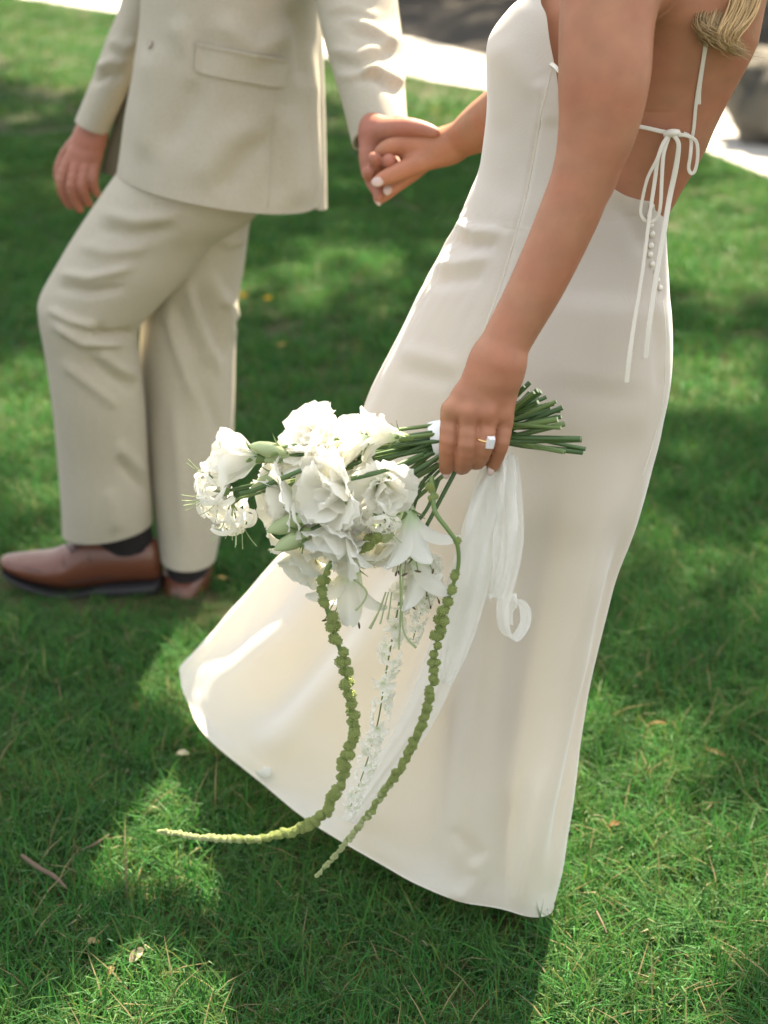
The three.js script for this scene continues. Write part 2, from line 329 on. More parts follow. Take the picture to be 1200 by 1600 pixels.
// ---------------------------------------------------------------- the setting: lawn, path, planting bed
const soilMap = noiseTexture(512, (u, v) => { const a = 0.5 + 0.5 * tn(u, v, 9), b = 0.5 + 0.5 * tn(u, v, 60), c = rr(0.7, 1.2); return [(0.16 + 0.08 * a + 0.06 * b) * c, (0.185 + 0.06 * a + 0.05 * b) * c, (0.08 + 0.04 * b) * c]; }, true);
soilMap.repeat.set(160, 160);
const lawnMat = new THREE.MeshStandardMaterial({ map: soilMap, roughness: 1 });
{ const g = new THREE.PlaneGeometry(160, 160, 1, 1); g.rotateX(-Math.PI / 2); setting('lawn_ground', g, lawnMat).position.set(0, 0, -40); }
const edgeNear = [[-900, -150], [-500, -92], [80, 4], [190, 20], [620, 118], [750, 139], [1085, 231], [1200, 279], [1500, 430]];
const edgeFar = [[-900, -176], [-500, -132], [80, -42], [190, -30], [620, 58], [760, 91], [1085, 158], [1200, 186], [1500, 280]];
const edgeY = (e, x) => { for (let i = 0; i + 1 < e.length; i++) if (x <= e[i + 1][0]) return lerp(e[i][1], e[i + 1][1], clamp((x - e[i][0]) / (e[i + 1][0] - e[i][0]), -1, 1)); return 430; };
function strip(a, b, y0, y1, name, mat) {
  const pos = [], idx = [], uv = [];
  for (let i = 0; i < a.length; i++) { const p = G(a[i][0], a[i][1]), q = G(b[i][0], b[i][1]); pos.push(p.x, y0, p.z, q.x, y1, q.z); uv.push(p.x, p.z, q.x, q.z); }
  for (let i = 0; i + 1 < a.length; i++) idx.push(2 * i, 2 * i + 2, 2 * i + 1, 2 * i + 1, 2 * i + 2, 2 * i + 3);
  return setting(name, geom(pos, idx, uv), mat);
}
const gravelMap = noiseTexture(256, (u, v) => { const c = 0.82 + 0.08 * tn(u, v, 30) + rr(-0.08, 0.08); return [c, c * 0.98, c * 0.94]; }, true);
strip(edgeNear, edgeFar, 0.012, 0.012, 'path', new THREE.MeshStandardMaterial({ map: gravelMap, roughness: 0.95, side: THREE.DoubleSide }));
const bedMap = noiseTexture(256, (u, v) => { const c = 0.62 + 0.3 * tn(u, v, 24) + rr(-0.14, 0.14); return [0.30 * c, 0.265 * c, 0.215 * c]; }, true);
strip(edgeFar, edgeFar.map(([x, y]) => [x, Math.max(-205, y - 110 - (y < 0 ? -60 : 0))]), 0.016, 0.35, 'planting_bed', new THREE.MeshStandardMaterial({ map: bedMap, roughness: 1, side: THREE.DoubleSide }));

// ---------------------------------------------------------------- grass
function tuftGeo(n, spread, h0, h1, w, r) {
  const pos = [], idx = [], col = [];
  for (let b = 0; b < n; b++) {
    const a = rr(0, 6.283, r), d = Math.sqrt(r()) * spread, x = Math.cos(a) * d, z = Math.sin(a) * d, h = rr(h0, h1, r), dir = rr(0, 6.283, r), lean = Math.pow(r(), 1.1) * 1.35 * h + 0.1 * h, ww = w * rr(0.7, 1.25, r);
    const tx = Math.cos(dir), tz = Math.sin(dir), sx = -tz * ww / 2, sz = tx * ww / 2, tw = rr(-0.6, 0.6, r);
    const dry = r(), c = dry < 0.022 ? [0.24, 0.20, 0.10] : dry < 0.13 ? [0.12, 0.16, 0.03] : [rr(0.026, 0.062, r), rr(0.118, 0.205, r), rr(0.021, 0.035, r)];
    const s = pos.length / 3, N = 3;
    for (let i = 0; i <= N; i++) {
      const t = i / N, o = lean * t * t, y = h * t * (1 - 0.28 * t * lean / h), k = i === N ? 0 : 1 - 0.35 * t, cx = x + tx * o, cz = z + tz * o, px = sx * k * Math.cos(tw * t) , pz = sz * k;
      if (i === N) { pos.push(cx, y, cz); col.push(...c); } else { pos.push(cx - px, y, cz - pz, cx + px, y, cz + pz); col.push(...c, ...c); }
    }
    idx.push(s, s + 1, s + 2, s + 1, s + 3, s + 2, s + 2, s + 3, s + 4, s + 3, s + 5, s + 4, s + 4, s + 5, s + 6);
  }
  const g = geom(pos, idx); g.setAttribute('color', new THREE.Float32BufferAttribute(col, 3)); return g;
}
const grassMat = new THREE.MeshPhysicalMaterial({ color: 0xffffff, vertexColors: true, roughness: 0.95, transmission: 0.4, thickness: 0, specularIntensity: 0.3, clearcoat: 0.1, clearcoatRoughness: 0.3, side: THREE.DoubleSide });
const grass = new THREE.Group(); grass.name = 'grass'; grass.userData = { kind: 'stuff', label: 'short green lawn grass with a few dry blades', category: 'grass' }; scene.add(grass);
// blades pressed down round the shoes
const feet = [[20, 890], [70, 910], [120, 918], [180, 915], [240, 915], [292, 932]].map(([x, y]) => G(x, y));
const trodden = (x, z) => { let d = 9; for (const f of feet) d = Math.min(d, Math.hypot(x - f.x, z - f.z - 0.05)); return 0.42 + 0.58 * smooth(0.06, 0.2, d); };
function scatter(z0, z1, half, density, tufts, scaleBy) {
  const r = rng(77 + Math.round(z0 * 10)), spots = tufts.map(() => []);
  const area = (z0 - z1) * (half(z0) + half(z1)), n = Math.round(area * density);
  for (let i = 0; i < n; i++) {
    const z = lerp(z0, z1, r()), hw = Math.max(half(z0), half(z1)), x = rr(-hw, hw, r); if (Math.abs(x) > half(z)) { r(); continue; }
    const [px, py] = pix(V(x, 0, z)); if (py < edgeY(edgeNear, px) + (z < -6 ? 2 : 0)) continue;
    spots[Math.floor(r() * tufts.length)].push([x, z]);
  }
  const M = new THREE.Matrix4(), q = new THREE.Quaternion(), e = new THREE.Euler(), c = new THREE.Color();
  spots.forEach((list, k) => {
    const m = new THREE.InstancedMesh(tufts[k], grassMat, list.length); m.name = 'blades'; m.userData.kind = 'stuff'; m.castShadow = m.receiveShadow = true;
    list.forEach(([x, z], i) => {
      const patch = 0.5 + 0.5 * fbm(x * 1.1, z * 1.1, 3), fine = 0.5 + 0.5 * noise(x * 5, z * 5, 8), s = scaleBy * (0.46 + 0.6 * patch + 0.36 * fine * r()) * trodden(x, z);
      e.set(rr(-0.2, 0.2, r), rr(0, 6.283, r), rr(-0.2, 0.2, r)); q.setFromEuler(e);
      M.compose(V(x, -0.002, z), q, V(s, s * rr(0.75, 1.2, r), s)); m.setMatrixAt(i, M);
      const dry = smooth(0.62, 0.95, 0.5 + 0.6 * fbm(x * 0.9 + 20, z * 0.9, 1)) * 0.8, g = rr(0.75, 1.2, r);
      c.setRGB(g * (1 + 0.7 * dry), g * (1 + 0.12 * dry), g * (0.95 + 0.2 * dry)); m.setColorAt(i, c);
    });
    grass.add(m);
  });
}
{
  const r = rng(5);
  const near = []; for (let k = 0; k < 6; k++) near.push(tuftGeo(28, 0.034, 0.018, 0.088, 0.0024, r));
  const mid = []; for (let k = 0; k < 4; k++) mid.push(tuftGeo(26, 0.055, 0.03, 0.065, 0.0038, r));
  const far = []; for (let k = 0; k < 3; k++) far.push(tuftGeo(26, 0.12, 0.035, 0.08, 0.008, r));
  scatter(-1.25, -4.2, (z) => 0.8 + 0.27 * -z, 2300, near, 1);
  scatter(-4.2, -9, (z) => 1.2 + 0.27 * -z, 620, mid, 1);
  scatter(-9, -24, (z) => 2 + 0.27 * -z, 95, far, 1);
}

// ---------------------------------------------------------------- trees that shade the lawn, shrubs and stones by the path
const barkMat = new THREE.MeshStandardMaterial({ color: C3(0.11, 0.085, 0.06), roughness: 1 });
const leafMat = new THREE.MeshPhysicalMaterial({ color: C3(0.07, 0.12, 0.03), roughness: 0.95, transmission: 0.35, thickness: 0, side: THREE.DoubleSide });
function leafClump(n, radius, size, r) {
  const pos = [], idx = [];
  for (let i = 0; i < n; i++) {
    const d = V(rr(-1, 1, r), rr(-1, 1, r), rr(-1, 1, r)).multiplyScalar(radius), a = V(rr(-1, 1, r), rr(-1, 0.4, r), rr(-1, 1, r)).normalize(), b = V(rr(-1, 1, r), rr(-1, 1, r), rr(-1, 1, r)).cross(a).normalize(), s = size * rr(0.7, 1.3, r), o = pos.length / 3;
    for (const [u, v] of [[0, 0], [0.35, 0.42], [0, 1], [-0.35, 0.42]]) pos.push(d.x + (a.x * v + b.x * u) * s, d.y + (a.y * v + b.y * u) * s, d.z + (a.z * v + b.z * u) * s);
    idx.push(o, o + 1, o + 2, o, o + 2, o + 3);
  }
  return geom(pos, idx);
}
// lit patches of the lawn, [px, py, rx, ry] in the photograph; the crowns have gaps towards the sun there
const lit = [[80, 40, 260, 58], [130, 100, 80, 36], [690, 165, 130, 50], [560, 120, 60, 45], [35, 690, 110, 130], [1090, 620, 110, 45], [1150, 890, 90, 60], [500, 420, 70, 30], [30, 950, 60, 40], [60, 1240, 80, 50], [100, 130, 60, 22], [230, 1190, 170, 120], [270, 1400, 165, 125], [230, 1520, 110, 70], [1120, 400, 90, 70], [1010, 350, 60, 50], [1160, 300, 60, 30], [1000, 1330, 150, 90], [1060, 1460, 240, 150], [950, 1570, 120, 60], [1170, 1130, 50, 60], [600, 1480, 300, 110], [600, 1250, 200, 90], [20, 1080, 40, 25], [420, 470, 40, 18]];
function litAt(px, py) { let d = 9; for (const [x, y, a, b] of lit) d = Math.min(d, Math.hypot((px - x) / a, (py - y) / b)); return d; }
function tree(spotList, base, height, label) {
  const t = thing('shade_tree', label, 'tree', 'trees shading the lawn');
  const r = rng(300 + Math.round(base[0] * 10));
  const tr = [[base[0], -0.1, base[1], 0.24], [base[0] + 0.05, height * 0.3, base[1], 0.19], [base[0] - 0.1, height * 0.65, base[1] - 0.1, 0.14], [base[0], height, base[1], 0.05]];
  const bark = part('trunk', tube(tr, 20, 10), barkMat, t);
  const m = new THREE.InstancedMesh(leafClump(44, 0.26, 0.115, r), leafMat, spotList.length); m.name = 'crown'; m.userData.kind = 'stuff'; m.castShadow = m.receiveShadow = true;
  const M = new THREE.Matrix4(), q = new THREE.Quaternion(), e = new THREE.Euler();
  spotList.forEach((p, i) => { e.set(rr(0, 6, r), rr(0, 6, r), rr(0, 6, r)); q.setFromEuler(e); const s = rr(0.75, 1.25, r); M.compose(p, q, V(s, s, s)); m.setMatrixAt(i, M); });
  t.add(m);
  for (let k = 0; k < 9; k++) { const p = spotList[Math.floor(spotList.length * (k + 0.5) / 9)], y0 = height * rr(0.4, 0.85, r); part('limb', tube([[base[0], y0, base[1], 0.08], [lerp(base[0], p.x, 0.4), lerp(y0, p.y, 0.25), lerp(base[1], p.z, 0.4), 0.055], [lerp(base[0], p.x, 0.8), lerp(y0, p.y, 0.75), lerp(base[1], p.z, 0.8), 0.03], [p.x, p.y, p.z, 0.01]], 12, 6), barkMat, t); }
}
{
  const r = rng(41), A = [], B = [], Cc = [], sunlit = [[W(480, 770, -1.8), 0.42], [W(600, 1150, -2.15), 0.6], [W(850, 1000, -2.0), 0.42]];   // gaps through which the sun reaches the bouquet and the skirt
  for (let i = 0; i < 6200; i++) {
    const z = -rr(0.4, 21, r), x = rr(-3.2 - 0.3 * -z * 0.6, 3.2 + 0.3 * -z * 0.6, r), h = rr(4.6, 7.4, r);
    const g = V(x, 0, z); let skip = false;
    const [px, py] = pix(g);
    for (const [ox, oz] of [[0, 0], [0.24, 0], [-0.24, 0], [0, 0.24], [0, -0.24]]) { const [qx, qy] = pix(V(x + ox, 0, z + oz)); if (litAt(qx, qy) + 0.15 * fbm(x * 3, z * 3) < 1.05) skip = true; }
    if (z < -5 && py < edgeY(edgeNear, px) + 4 && py > edgeY(edgeFar, px) - 8) skip = true;
    if (0.5 + 0.5 * fbm(x * 1.6, z * 1.6, 4) < 0.31) skip = true;
    const p = g.clone().addScaledVector(SUN, h / SUN.y);
    for (const [c, rad] of sunlit) if (V(0, 0, 0).copy(c).sub(g).cross(SUN).length() < rad && r() < 0.9) skip = true;
    if (skip) continue;
    (p.z < -15 ? Cc : p.x > 0.9 ? A : B).push(p);
  }
  tree(A, [6.6, -9.5], 7.2, 'spreading tree whose crown hangs over the lawn on the bride\'s side');
  tree(B, [-6.2, -8.5], 7.2, 'spreading tree whose crown hangs over the lawn on the groom\'s side');
  tree(Cc, [-9, -21], 7.4, 'spreading tree standing behind the pale path');
}
function shrub(base, rx, ry, label, col, n, size) {
  const t = thing('shrub', label, 'shrub', 'shrubs in the bed behind the path'), r = rng(900 + Math.round(base.x * 30));
  part('stem', tube([[base.x, 0, base.z, 0.03], [base.x + 0.03, ry * 0.8, base.z, 0.02], [base.x, ry * 1.5, base.z + 0.05, 0.008]], 8, 6), barkMat, t);
  const m = new THREE.InstancedMesh(leafClump(26, 0.15, size, r), new THREE.MeshPhysicalMaterial({ color: col, roughness: 0.95, transmission: 0.3, thickness: 0, side: THREE.DoubleSide }), n); m.name = 'foliage'; m.userData.kind = 'stuff'; m.castShadow = m.receiveShadow = true;
  const M = new THREE.Matrix4(), q = new THREE.Quaternion(), e = new THREE.Euler();
  for (let i = 0; i < n; i++) { const d = V(rr(-1, 1, r), rr(-1, 1, r), rr(-1, 1, r)); if (d.length() > 1) d.normalize(); e.set(rr(0, 6, r), rr(0, 6, r), rr(0, 6, r)); q.setFromEuler(e); M.compose(V(base.x + d.x * rx, ry * 1.02 + d.y * ry, base.z + d.z * rx), q, V(1, 1, 1)); m.setMatrixAt(i, M); }
  t.add(m);
}
shrub(V(1.6, 0, -18.4), 1.5, 0.8, 'dark green shrub behind the bed, beyond the joined hands', C3(0.05, 0.10, 0.025), 320, 0.11);
shrub(V(-1.2, 0, -20.5), 1.6, 0.9, 'rounded dark shrub behind the bed, beyond the groom\'s sleeve', C3(0.045, 0.085, 0.025), 320, 0.11);
shrub(V(3.55, 0, -11.6), 0.75, 0.62, 'bright green shrub behind the grey boulder beside the bride', C3(0.09, 0.17, 0.04), 240, 0.09);
shrub(V(4.6, 0, -14.5), 1.3, 0.9, 'tall dark shrub behind the bright green one', C3(0.05, 0.10, 0.025), 300, 0.11);
const stoneMat = new THREE.MeshStandardMaterial({ color: 0xffffff, vertexColors: true, roughness: 0.95 });
function boulder(base, rx, ry, rz, s, label) {
  const g = mergeVertices(new THREE.IcosahedronGeometry(1, 5).deleteAttribute('uv').deleteAttribute('normal')), P = g.attributes.position, col = [];
  for (let i = 0; i < P.count; i++) { const p = V(P.getX(i), P.getY(i), P.getZ(i)), k = 1 + 0.34 * fbm(p.x * 1.5 + s, p.y * 1.5, p.z * 1.5) + 0.04 * fbm(p.x * 6 + s, p.y * 6, p.z * 6); P.setXYZ(i, Math.sign(p.x) * Math.pow(Math.abs(p.x), 0.8) * rx * k, Math.sign(p.y) * Math.pow(Math.abs(p.y), 0.75) * ry * k, p.z * rz * k); const c = 0.105 + 0.055 * fbm(p.x * 4 + s, p.y * 4, p.z * 4); col.push(c, c * 0.9, c * 0.72); }
  g.setAttribute('color', new THREE.Float32BufferAttribute(col, 3)); g.computeVertexNormals();
  const m = single('boulder', g, stoneMat, label, 'boulder', 'stones along the path'); m.position.set(base.x, ry * 0.8, base.z);
}
{ const p = G(1232, 236); boulder(p.add(V(0.02, 0, -0.25)), 0.29, 0.27, 0.3, 3, 'large grey-brown boulder with a sunlit top at the path edge by the bride'); }
{ const p = G(1330, 240); boulder(p.add(V(0.1, 0, -0.3)), 0.4, 0.24, 0.35, 9, 'broad low grey boulder next to the larger stone'); }

// ---------------------------------------------------------------- the groom
const tone = (base, red, f = 40) => (x, y, z) => { const n = fbm(x * f, y * f, z * f), fr = smooth(0.42, 0.6, noise(x * 210, y * 210, z * 210)) * 0.05, k = (1 + 0.10 * n) * (1 - fr), q = 0.5 + 0.5 * noise(x * 23, y * 23, z * 23); return [base[0] * k * (1 + 0.05 * q), base[1] * k * (1 - red * q), base[2] * k * (1 - red * q)]; };
const strong = (folds, k) => folds.map(([a, w, l]) => [a * k * 1.15, w * 0.85, l]);
const groom = thing('person', 'person in a beige suit and brown leather shoes, walking ahead and holding hands', 'person');
{
  // jacket
  const jacketRows = [
    { L: [300, -330, -3.05], R: [520, -330, -3.05], b: 0.24 }, { L: [232, -220, -3.05], R: [540, -220, -3.05], b: 0.225 }, { L: [226, -100, -3.05], R: [520, -100, -3.05], b: 0.20 }, { L: [222, 0, -3.05], R: [502, 0, -3.05], b: 0.19 },
    { L: [213, 80, -3.05], R: [499, 80, -3.05], b: 0.19 }, { L: [201, 150, -3.05], R: [500, 150, -3.05], b: 0.19 }, { L: [191, 220, -3.05], R: [500, 235, -3.05], b: 0.195 }, { L: [186, 262, -3.05], R: [497, 318, -3.05], b: 0.2, q: 0.95 }];
  const folds = [[0.006, 22, [[330, 20], [400, 80], [470, 40]]], [-0.006, 26, [[250, 250], [300, 160], [320, 40]]], [0.007, 30, [[440, 160], [455, 250], [465, 330]]], [-0.006, 18, [[425, 170], [432, 250], [438, 320]]], [0.005, 28, [[300, 300], [350, 220], [420, 190]]], [-0.005, 22, [[340, 310], [390, 240], [430, 210]]], [0.006, 22, [[240, 60], [235, 160], [225, 260]]], [-0.007, 14, [[452, 0], [470, 60], [476, 140]]], [0.006, 10, [[484, 60], [488, 180], [490, 320]]], [0.005, 20, [[270, 20], [300, 90], [300, 150]]]];
  const jacket = part('jacket', loft(jacketRows, 110, 150, { folds: strong(folds, 1.5), thick: 0.004, wave: (t, th) => 0.003 * noise(t * 6, th * 1.5, 2) }), MAT.suit, groom);
  part('pocket_flap', pad(jacket, [[306, 72], [446, 97], [441, 139], [304, 113]], 0.0055, 0.005, 26, 8, (u, v) => (v > 0.8 ? -5 * Math.pow(Math.abs(2 * u - 1), 8) : 0)), MAT.suit, jacket);
  part('pocket_welt', pad(jacket, [[305, 66], [448, 92], [447, 97], [305, 71]], 0.007, 0.005, 26, 2), MAT.suit, jacket);
  part('front_seam', pad(jacket, [[430, 141], [432, 141], [420, 325], [418, 325]], 0.0012, 0.002, 1, 24), MAT.suit, jacket);
  { const h = onto(jacket, 236, 70, 0.003); const b = part('jacket_button', new THREE.CylinderGeometry(0.007, 0.007, 0.003, 20).rotateX(Math.PI / 2), MAT.button, jacket); b.position.copy(h.p); b.lookAt(h.p.clone().add(h.n)); }
  // the back vent's under flap and the far front edge of the open jacket
  part('vent_flap', loft([{ L: [488, 20, -3.06], R: [503, 20, -3.08], b: 0.03 }, { L: [488, 130, -3.06], R: [507, 130, -3.08], b: 0.03 }, { L: [488, 250, -3.06], R: [510, 250, -3.08], b: 0.03 }, { L: [488, 322, -3.06], R: [511, 325, -3.08], b: 0.03 }], 20, 24), MAT.suit, jacket);
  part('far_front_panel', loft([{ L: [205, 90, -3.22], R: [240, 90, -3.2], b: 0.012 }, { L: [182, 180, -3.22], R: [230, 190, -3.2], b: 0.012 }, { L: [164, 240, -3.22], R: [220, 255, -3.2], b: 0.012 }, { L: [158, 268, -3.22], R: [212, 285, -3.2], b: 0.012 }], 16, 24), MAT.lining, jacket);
  // sleeves
  const sf = [[0.006, 9, [[505, 75], [560, 85], [620, 60]]], [-0.006, 10, [[510, 95], [560, 105], [625, 80]]], [0.008, 8, [[530, 30], [575, 40], [628, 70]]], [-0.006, 9, [[540, 50], [580, 60], [628, 92]]], [0.008, 7, [[560, 110], [590, 108], [634, 130]]], [-0.007, 8, [[545, 125], [590, 122], [634, 145]]], [0.006, 9, [[520, 120], [560, 118], [600, 95]]], [0.006, 9, [[505, 20], [540, 10], [600, 30]]], [-0.005, 9, [[580, 110], [600, 135], [630, 150]]]];
  const near = part('sleeve', loft([{ L: [470, -260, -2.93], R: [590, -270, -2.93], b: 0.085 }, { L: [476, -130, -2.92], R: [606, -130, -2.92], b: 0.082 }, { L: [493, 0, -2.86], R: [621, 0, -2.86], b: 0.075 }, { L: [504, 55, -2.82], R: [628, 55, -2.82], b: 0.07, n: [0, 0.2, 0.98] }, { L: [518, 105, -2.78], R: [632, 105, -2.77], b: 0.064, n: [0, 0.3, 0.95] }, { L: [534, 160, -2.74], R: [634, 150, -2.72], b: 0.058, n: [0, 0.42, 0.9] }, { L: [550, 226, -2.70], R: [637, 192, -2.66], b: 0.052, n: [0, 0.55, 0.83] }], 80, 72, { folds: strong(sf, 0.75), thick: 0.004 }), MAT.suit, groom);
  const sf2 = [[0.006, 8, [[150, 110], [175, 95], [200, 100]]], [-0.006, 8, [[140, 130], [170, 118], [195, 125]]], [0.005, 10, [[170, 60], [195, 75], [215, 60]]]];
  part('sleeve', loft([{ L: [230, -260, -3.2], R: [330, -260, -3.2], b: 0.08 }, { L: [205, -90, -3.22], R: [285, -90, -3.22], b: 0.07 }, { L: [190, 0, -3.22], R: [262, 5, -3.22], b: 0.062 }, { L: [167, 60, -3.22], R: [236, 70, -3.22], b: 0.058 }, { L: [144, 122, -3.22], R: [205, 136, -3.22], b: 0.054 }, { L: [118, 186, -3.22], R: [169, 209, -3.22], b: 0.05 }], 60, 60, { folds: strong(sf2, 1.5), thick: 0.004 }), MAT.suit, groom);
  // trousers: two legs that share the seat
  const fl = [[0.007, 9, [[85, 425], [140, 435], [215, 415]]], [-0.007, 9, [[80, 445], [140, 458], [200, 450]]], [0.007, 8, [[70, 480], [110, 500], [160, 512]]], [-0.012, 9, [[140, 520], [165, 527], [212, 522]]], [0.010, 9, [[75, 500], [130, 535], [205, 535]]], [0.007, 8, [[150, 545], [185, 575], [222, 590]]], [-0.007, 9, [[130, 555], [170, 585], [215, 615]]], [0.006, 9, [[90, 560], [140, 600], [190, 640]]], [0.006, 10, [[180, 690], [205, 720], [232, 740]]], [-0.006, 9, [[180, 710], [205, 745], [234, 770]]], [0.006, 12, [[150, 330], [210, 345], [290, 335]]], [-0.006, 12, [[140, 355], [210, 368], [280, 358]]], [0.005, 12, [[115, 380], [170, 395], [240, 385]]], [0.004, 14, [[170, 760], [178, 800], [180, 835]]], [-0.003, 8, [[150, 500], [158, 515], [165, 530]]]];
  const gLeg = loft([{ L: [205, 190, -3.04], R: [450, 190, -3.04], b: 0.165 }, { L: [190, 255, -3.04], R: [425, 275, -3.04], b: 0.16 }, { L: [163, 297, -3.03], R: [398, 338, -3.03], b: 0.145 }, { L: [121, 360, -3.02], R: [340, 378, -3.02], b: 0.12 }, { L: [88, 415, -3.01], R: [292, 432, -3.01], b: 0.108 }, { L: [63, 462, -3.01], R: [245, 482, -3.01], b: 0.10 }, { L: [61, 492, -3.01], R: [216, 517, -3.01], b: 0.094 }, { L: [71, 550, -3.02], R: [219, 568, -3.02], b: 0.092 }, { L: [82, 625, -3.03], R: [226, 635, -3.03], b: 0.09 }, { L: [90, 710, -3.05], R: [231, 712, -3.05], b: 0.088 }, { L: [96, 785, -3.06], R: [236, 778, -3.06], b: 0.087 }, { L: [98, 832, -3.07], R: [238, 816, -3.07], b: 0.086 }], 130, 100, { folds: strong(fl, 1.1), thick: 0.004 });
  const fr = [[0.008, 8, [[290, 430], [310, 500], [345, 590]]], [-0.008, 8, [[305, 440], [330, 500], [356, 570]]], [0.008, 8, [[325, 420], [350, 480], [366, 540]]], [-0.006, 9, [[270, 460], [295, 530], [330, 600]]], [0.008, 9, [[340, 455], [362, 480], [368, 505]]], [0.006, 9, [[330, 360], [360, 380], [388, 370]]], [0.006, 9, [[255, 470], [275, 540], [310, 640]]], [-0.005, 9, [[300, 560], [330, 640], [350, 700]]], [0.005, 12, [[270, 620], [280, 720], [290, 860]]]];
  const gRear = loft([{ L: [270, 190, -3.08], R: [455, 190, -3.08], b: 0.15 }, { L: [258, 270, -3.09], R: [430, 270, -3.09], b: 0.14 }, { L: [248, 340, -3.10], R: [394, 338, -3.10], b: 0.125 }, { L: [236, 420, -3.12], R: [382, 412, -3.12], b: 0.11 }, { L: [222, 495, -3.13], R: [370, 484, -3.13], b: 0.10 }, { L: [219, 550, -3.13], R: [368, 548, -3.13], b: 0.098 }, { L: [225, 630, -3.13], R: [366, 640, -3.13], b: 0.094 }, { L: [231, 710, -3.12], R: [362, 720, -3.12], b: 0.09 }, { L: [241, 795, -3.11], R: [351, 800, -3.11], b: 0.084 }, { L: [251, 868, -3.10], R: [337, 872, -3.10], b: 0.078 }], 110, 90, { folds: strong(fr, 1.25), thick: 0.004 });
  const trousers = part('trousers', gLeg, MAT.suit, groom);
  part('trouser_leg', gRear, MAT.suit, trousers);
  // shoes: sections from the toe to the heel, top and bottom pixels
  const zs = -3.085;
  const upper = [[0, 874, 2, 880, 0.004], [6, 869, 9, 888, 0.022], [25, 866, 28, 897, 0.036], [50, 864, 52, 905, 0.044], [80, 860, 84, 913, 0.049], [104, 850, 108, 916, 0.048], [124, 839, 128, 916, 0.044], [150, 834, 154, 912, 0.040], [180, 836, 184, 908, 0.038], [210, 837, 213, 906, 0.037], [235, 839, 238, 905, 0.034], [247, 846, 248, 904, 0.026], [253, 862, 253, 898, 0.012]].map(([a, b, c, d, w]) => ({ L: [a, b, zs], R: [c, d, zs], b: w }));
  const shoe = part('shoe', loft(upper, 70, 40, { wave: (t, th) => 0.0006 * noise(t * 20, th * 4) + (Math.abs(t - 0.42) < 0.02 && Math.cos(th) > 0.2 ? -0.0015 : 0) }), MAT.leather, groom, 'polished brown leather shoe with a pointed toe');
  const soleRows = [[1, 880, 2, 885, 0.004], [8, 887, 9, 893, 0.026], [28, 896, 28, 903, 0.040], [52, 904, 52, 911, 0.048], [84, 912, 84, 919, 0.053], [108, 915, 108, 922, 0.052], [130, 914, 130, 921, 0.046], [152, 910, 152, 918, 0.042], [156, 908, 156, 925, 0.042], [200, 905, 200, 924, 0.042], [238, 903, 238, 922, 0.039], [249, 901, 249, 920, 0.03], [254, 899, 254, 917, 0.012]].map(([a, b, c, d, w]) => ({ L: [a, b, zs], R: [c, d, zs], b: w, q: 0.6 }));
  part('sole', loft(soleRows, 60, 32), MAT.sole, shoe);
  for (const [x, y] of [[108, 851], [114, 847], [120, 843], [126, 840], [132, 838]]) { const pts = [[x - 4, y + 1], [x, y + 4], [x + 4, y + 9], [x + 6, y + 13]].map(([a, c]) => onto(shoe, a, c, 0.0012)).filter(Boolean).map((h) => [h.p.x, h.p.y, h.p.z, 0.0022]); if (pts.length > 2) part('lace', tube(pts, 10, 6), MAT.sole, shoe); }
  for (const line of [[[97, 858], [100, 880], [108, 905]], [[134, 846], [140, 875], [146, 908]], [[12, 880], [60, 893], [110, 908], [170, 902], [245, 899]]]) { const pts = line.map(([a, c]) => onto(shoe, a, c, 0.0002)).filter(Boolean).map((h) => [h.p.x, h.p.y, h.p.z, 0.0011]); if (pts.length > 2) part('stitching', tube(pts, 40, 5), MAT.sole, shoe); }
  part('sock', loft([{ L: [140, 790, -3.07], R: [234, 786, -3.07], b: 0.055 }, { L: [140, 832, -3.075], R: [238, 830, -3.075], b: 0.05 }, { L: [156, 848, -3.078], R: [239, 842, -3.078], b: 0.045 }, { L: [176, 860, -3.08], R: [232, 854, -3.08], b: 0.041 }], 20, 32), MAT.sock, groom);
  const shoe2 = part('shoe', loft([{ L: [270, 868, -3.14], R: [322, 868, -3.14], b: 0.03 }, { L: [257, 884, -3.14], R: [331, 884, -3.14], b: 0.085 }, { L: [253, 903, -3.15], R: [335, 903, -3.15], b: 0.12 }, { L: [256, 922, -3.16], R: [333, 922, -3.16], b: 0.135 }, { L: [264, 931, -3.16], R: [326, 931, -3.16], b: 0.13 }], 30, 40), MAT.leather, groom, 'brown leather shoe seen from its rounded heel');
  part('sole', loft([{ L: [258, 926, -3.16], R: [331, 926, -3.16], b: 0.137 }, { L: [259, 936, -3.16], R: [330, 936, -3.16], b: 0.137 }], 4, 40), MAT.sole, shoe2);
  part('sock', loft([{ L: [262, 850, -3.11], R: [328, 850, -3.11], b: 0.06 }, { L: [259, 878, -3.12], R: [328, 878, -3.12], b: 0.068 }, { L: [262, 890, -3.12], R: [326, 890, -3.12], b: 0.07 }], 12, 28), MAT.sock, groom);

  // body: hands and, inside the clothes, arms, trunk, legs, neck and head
  const skin = tone([0.34, 0.16, 0.105], 0.2);
  const k1 = 0.006;
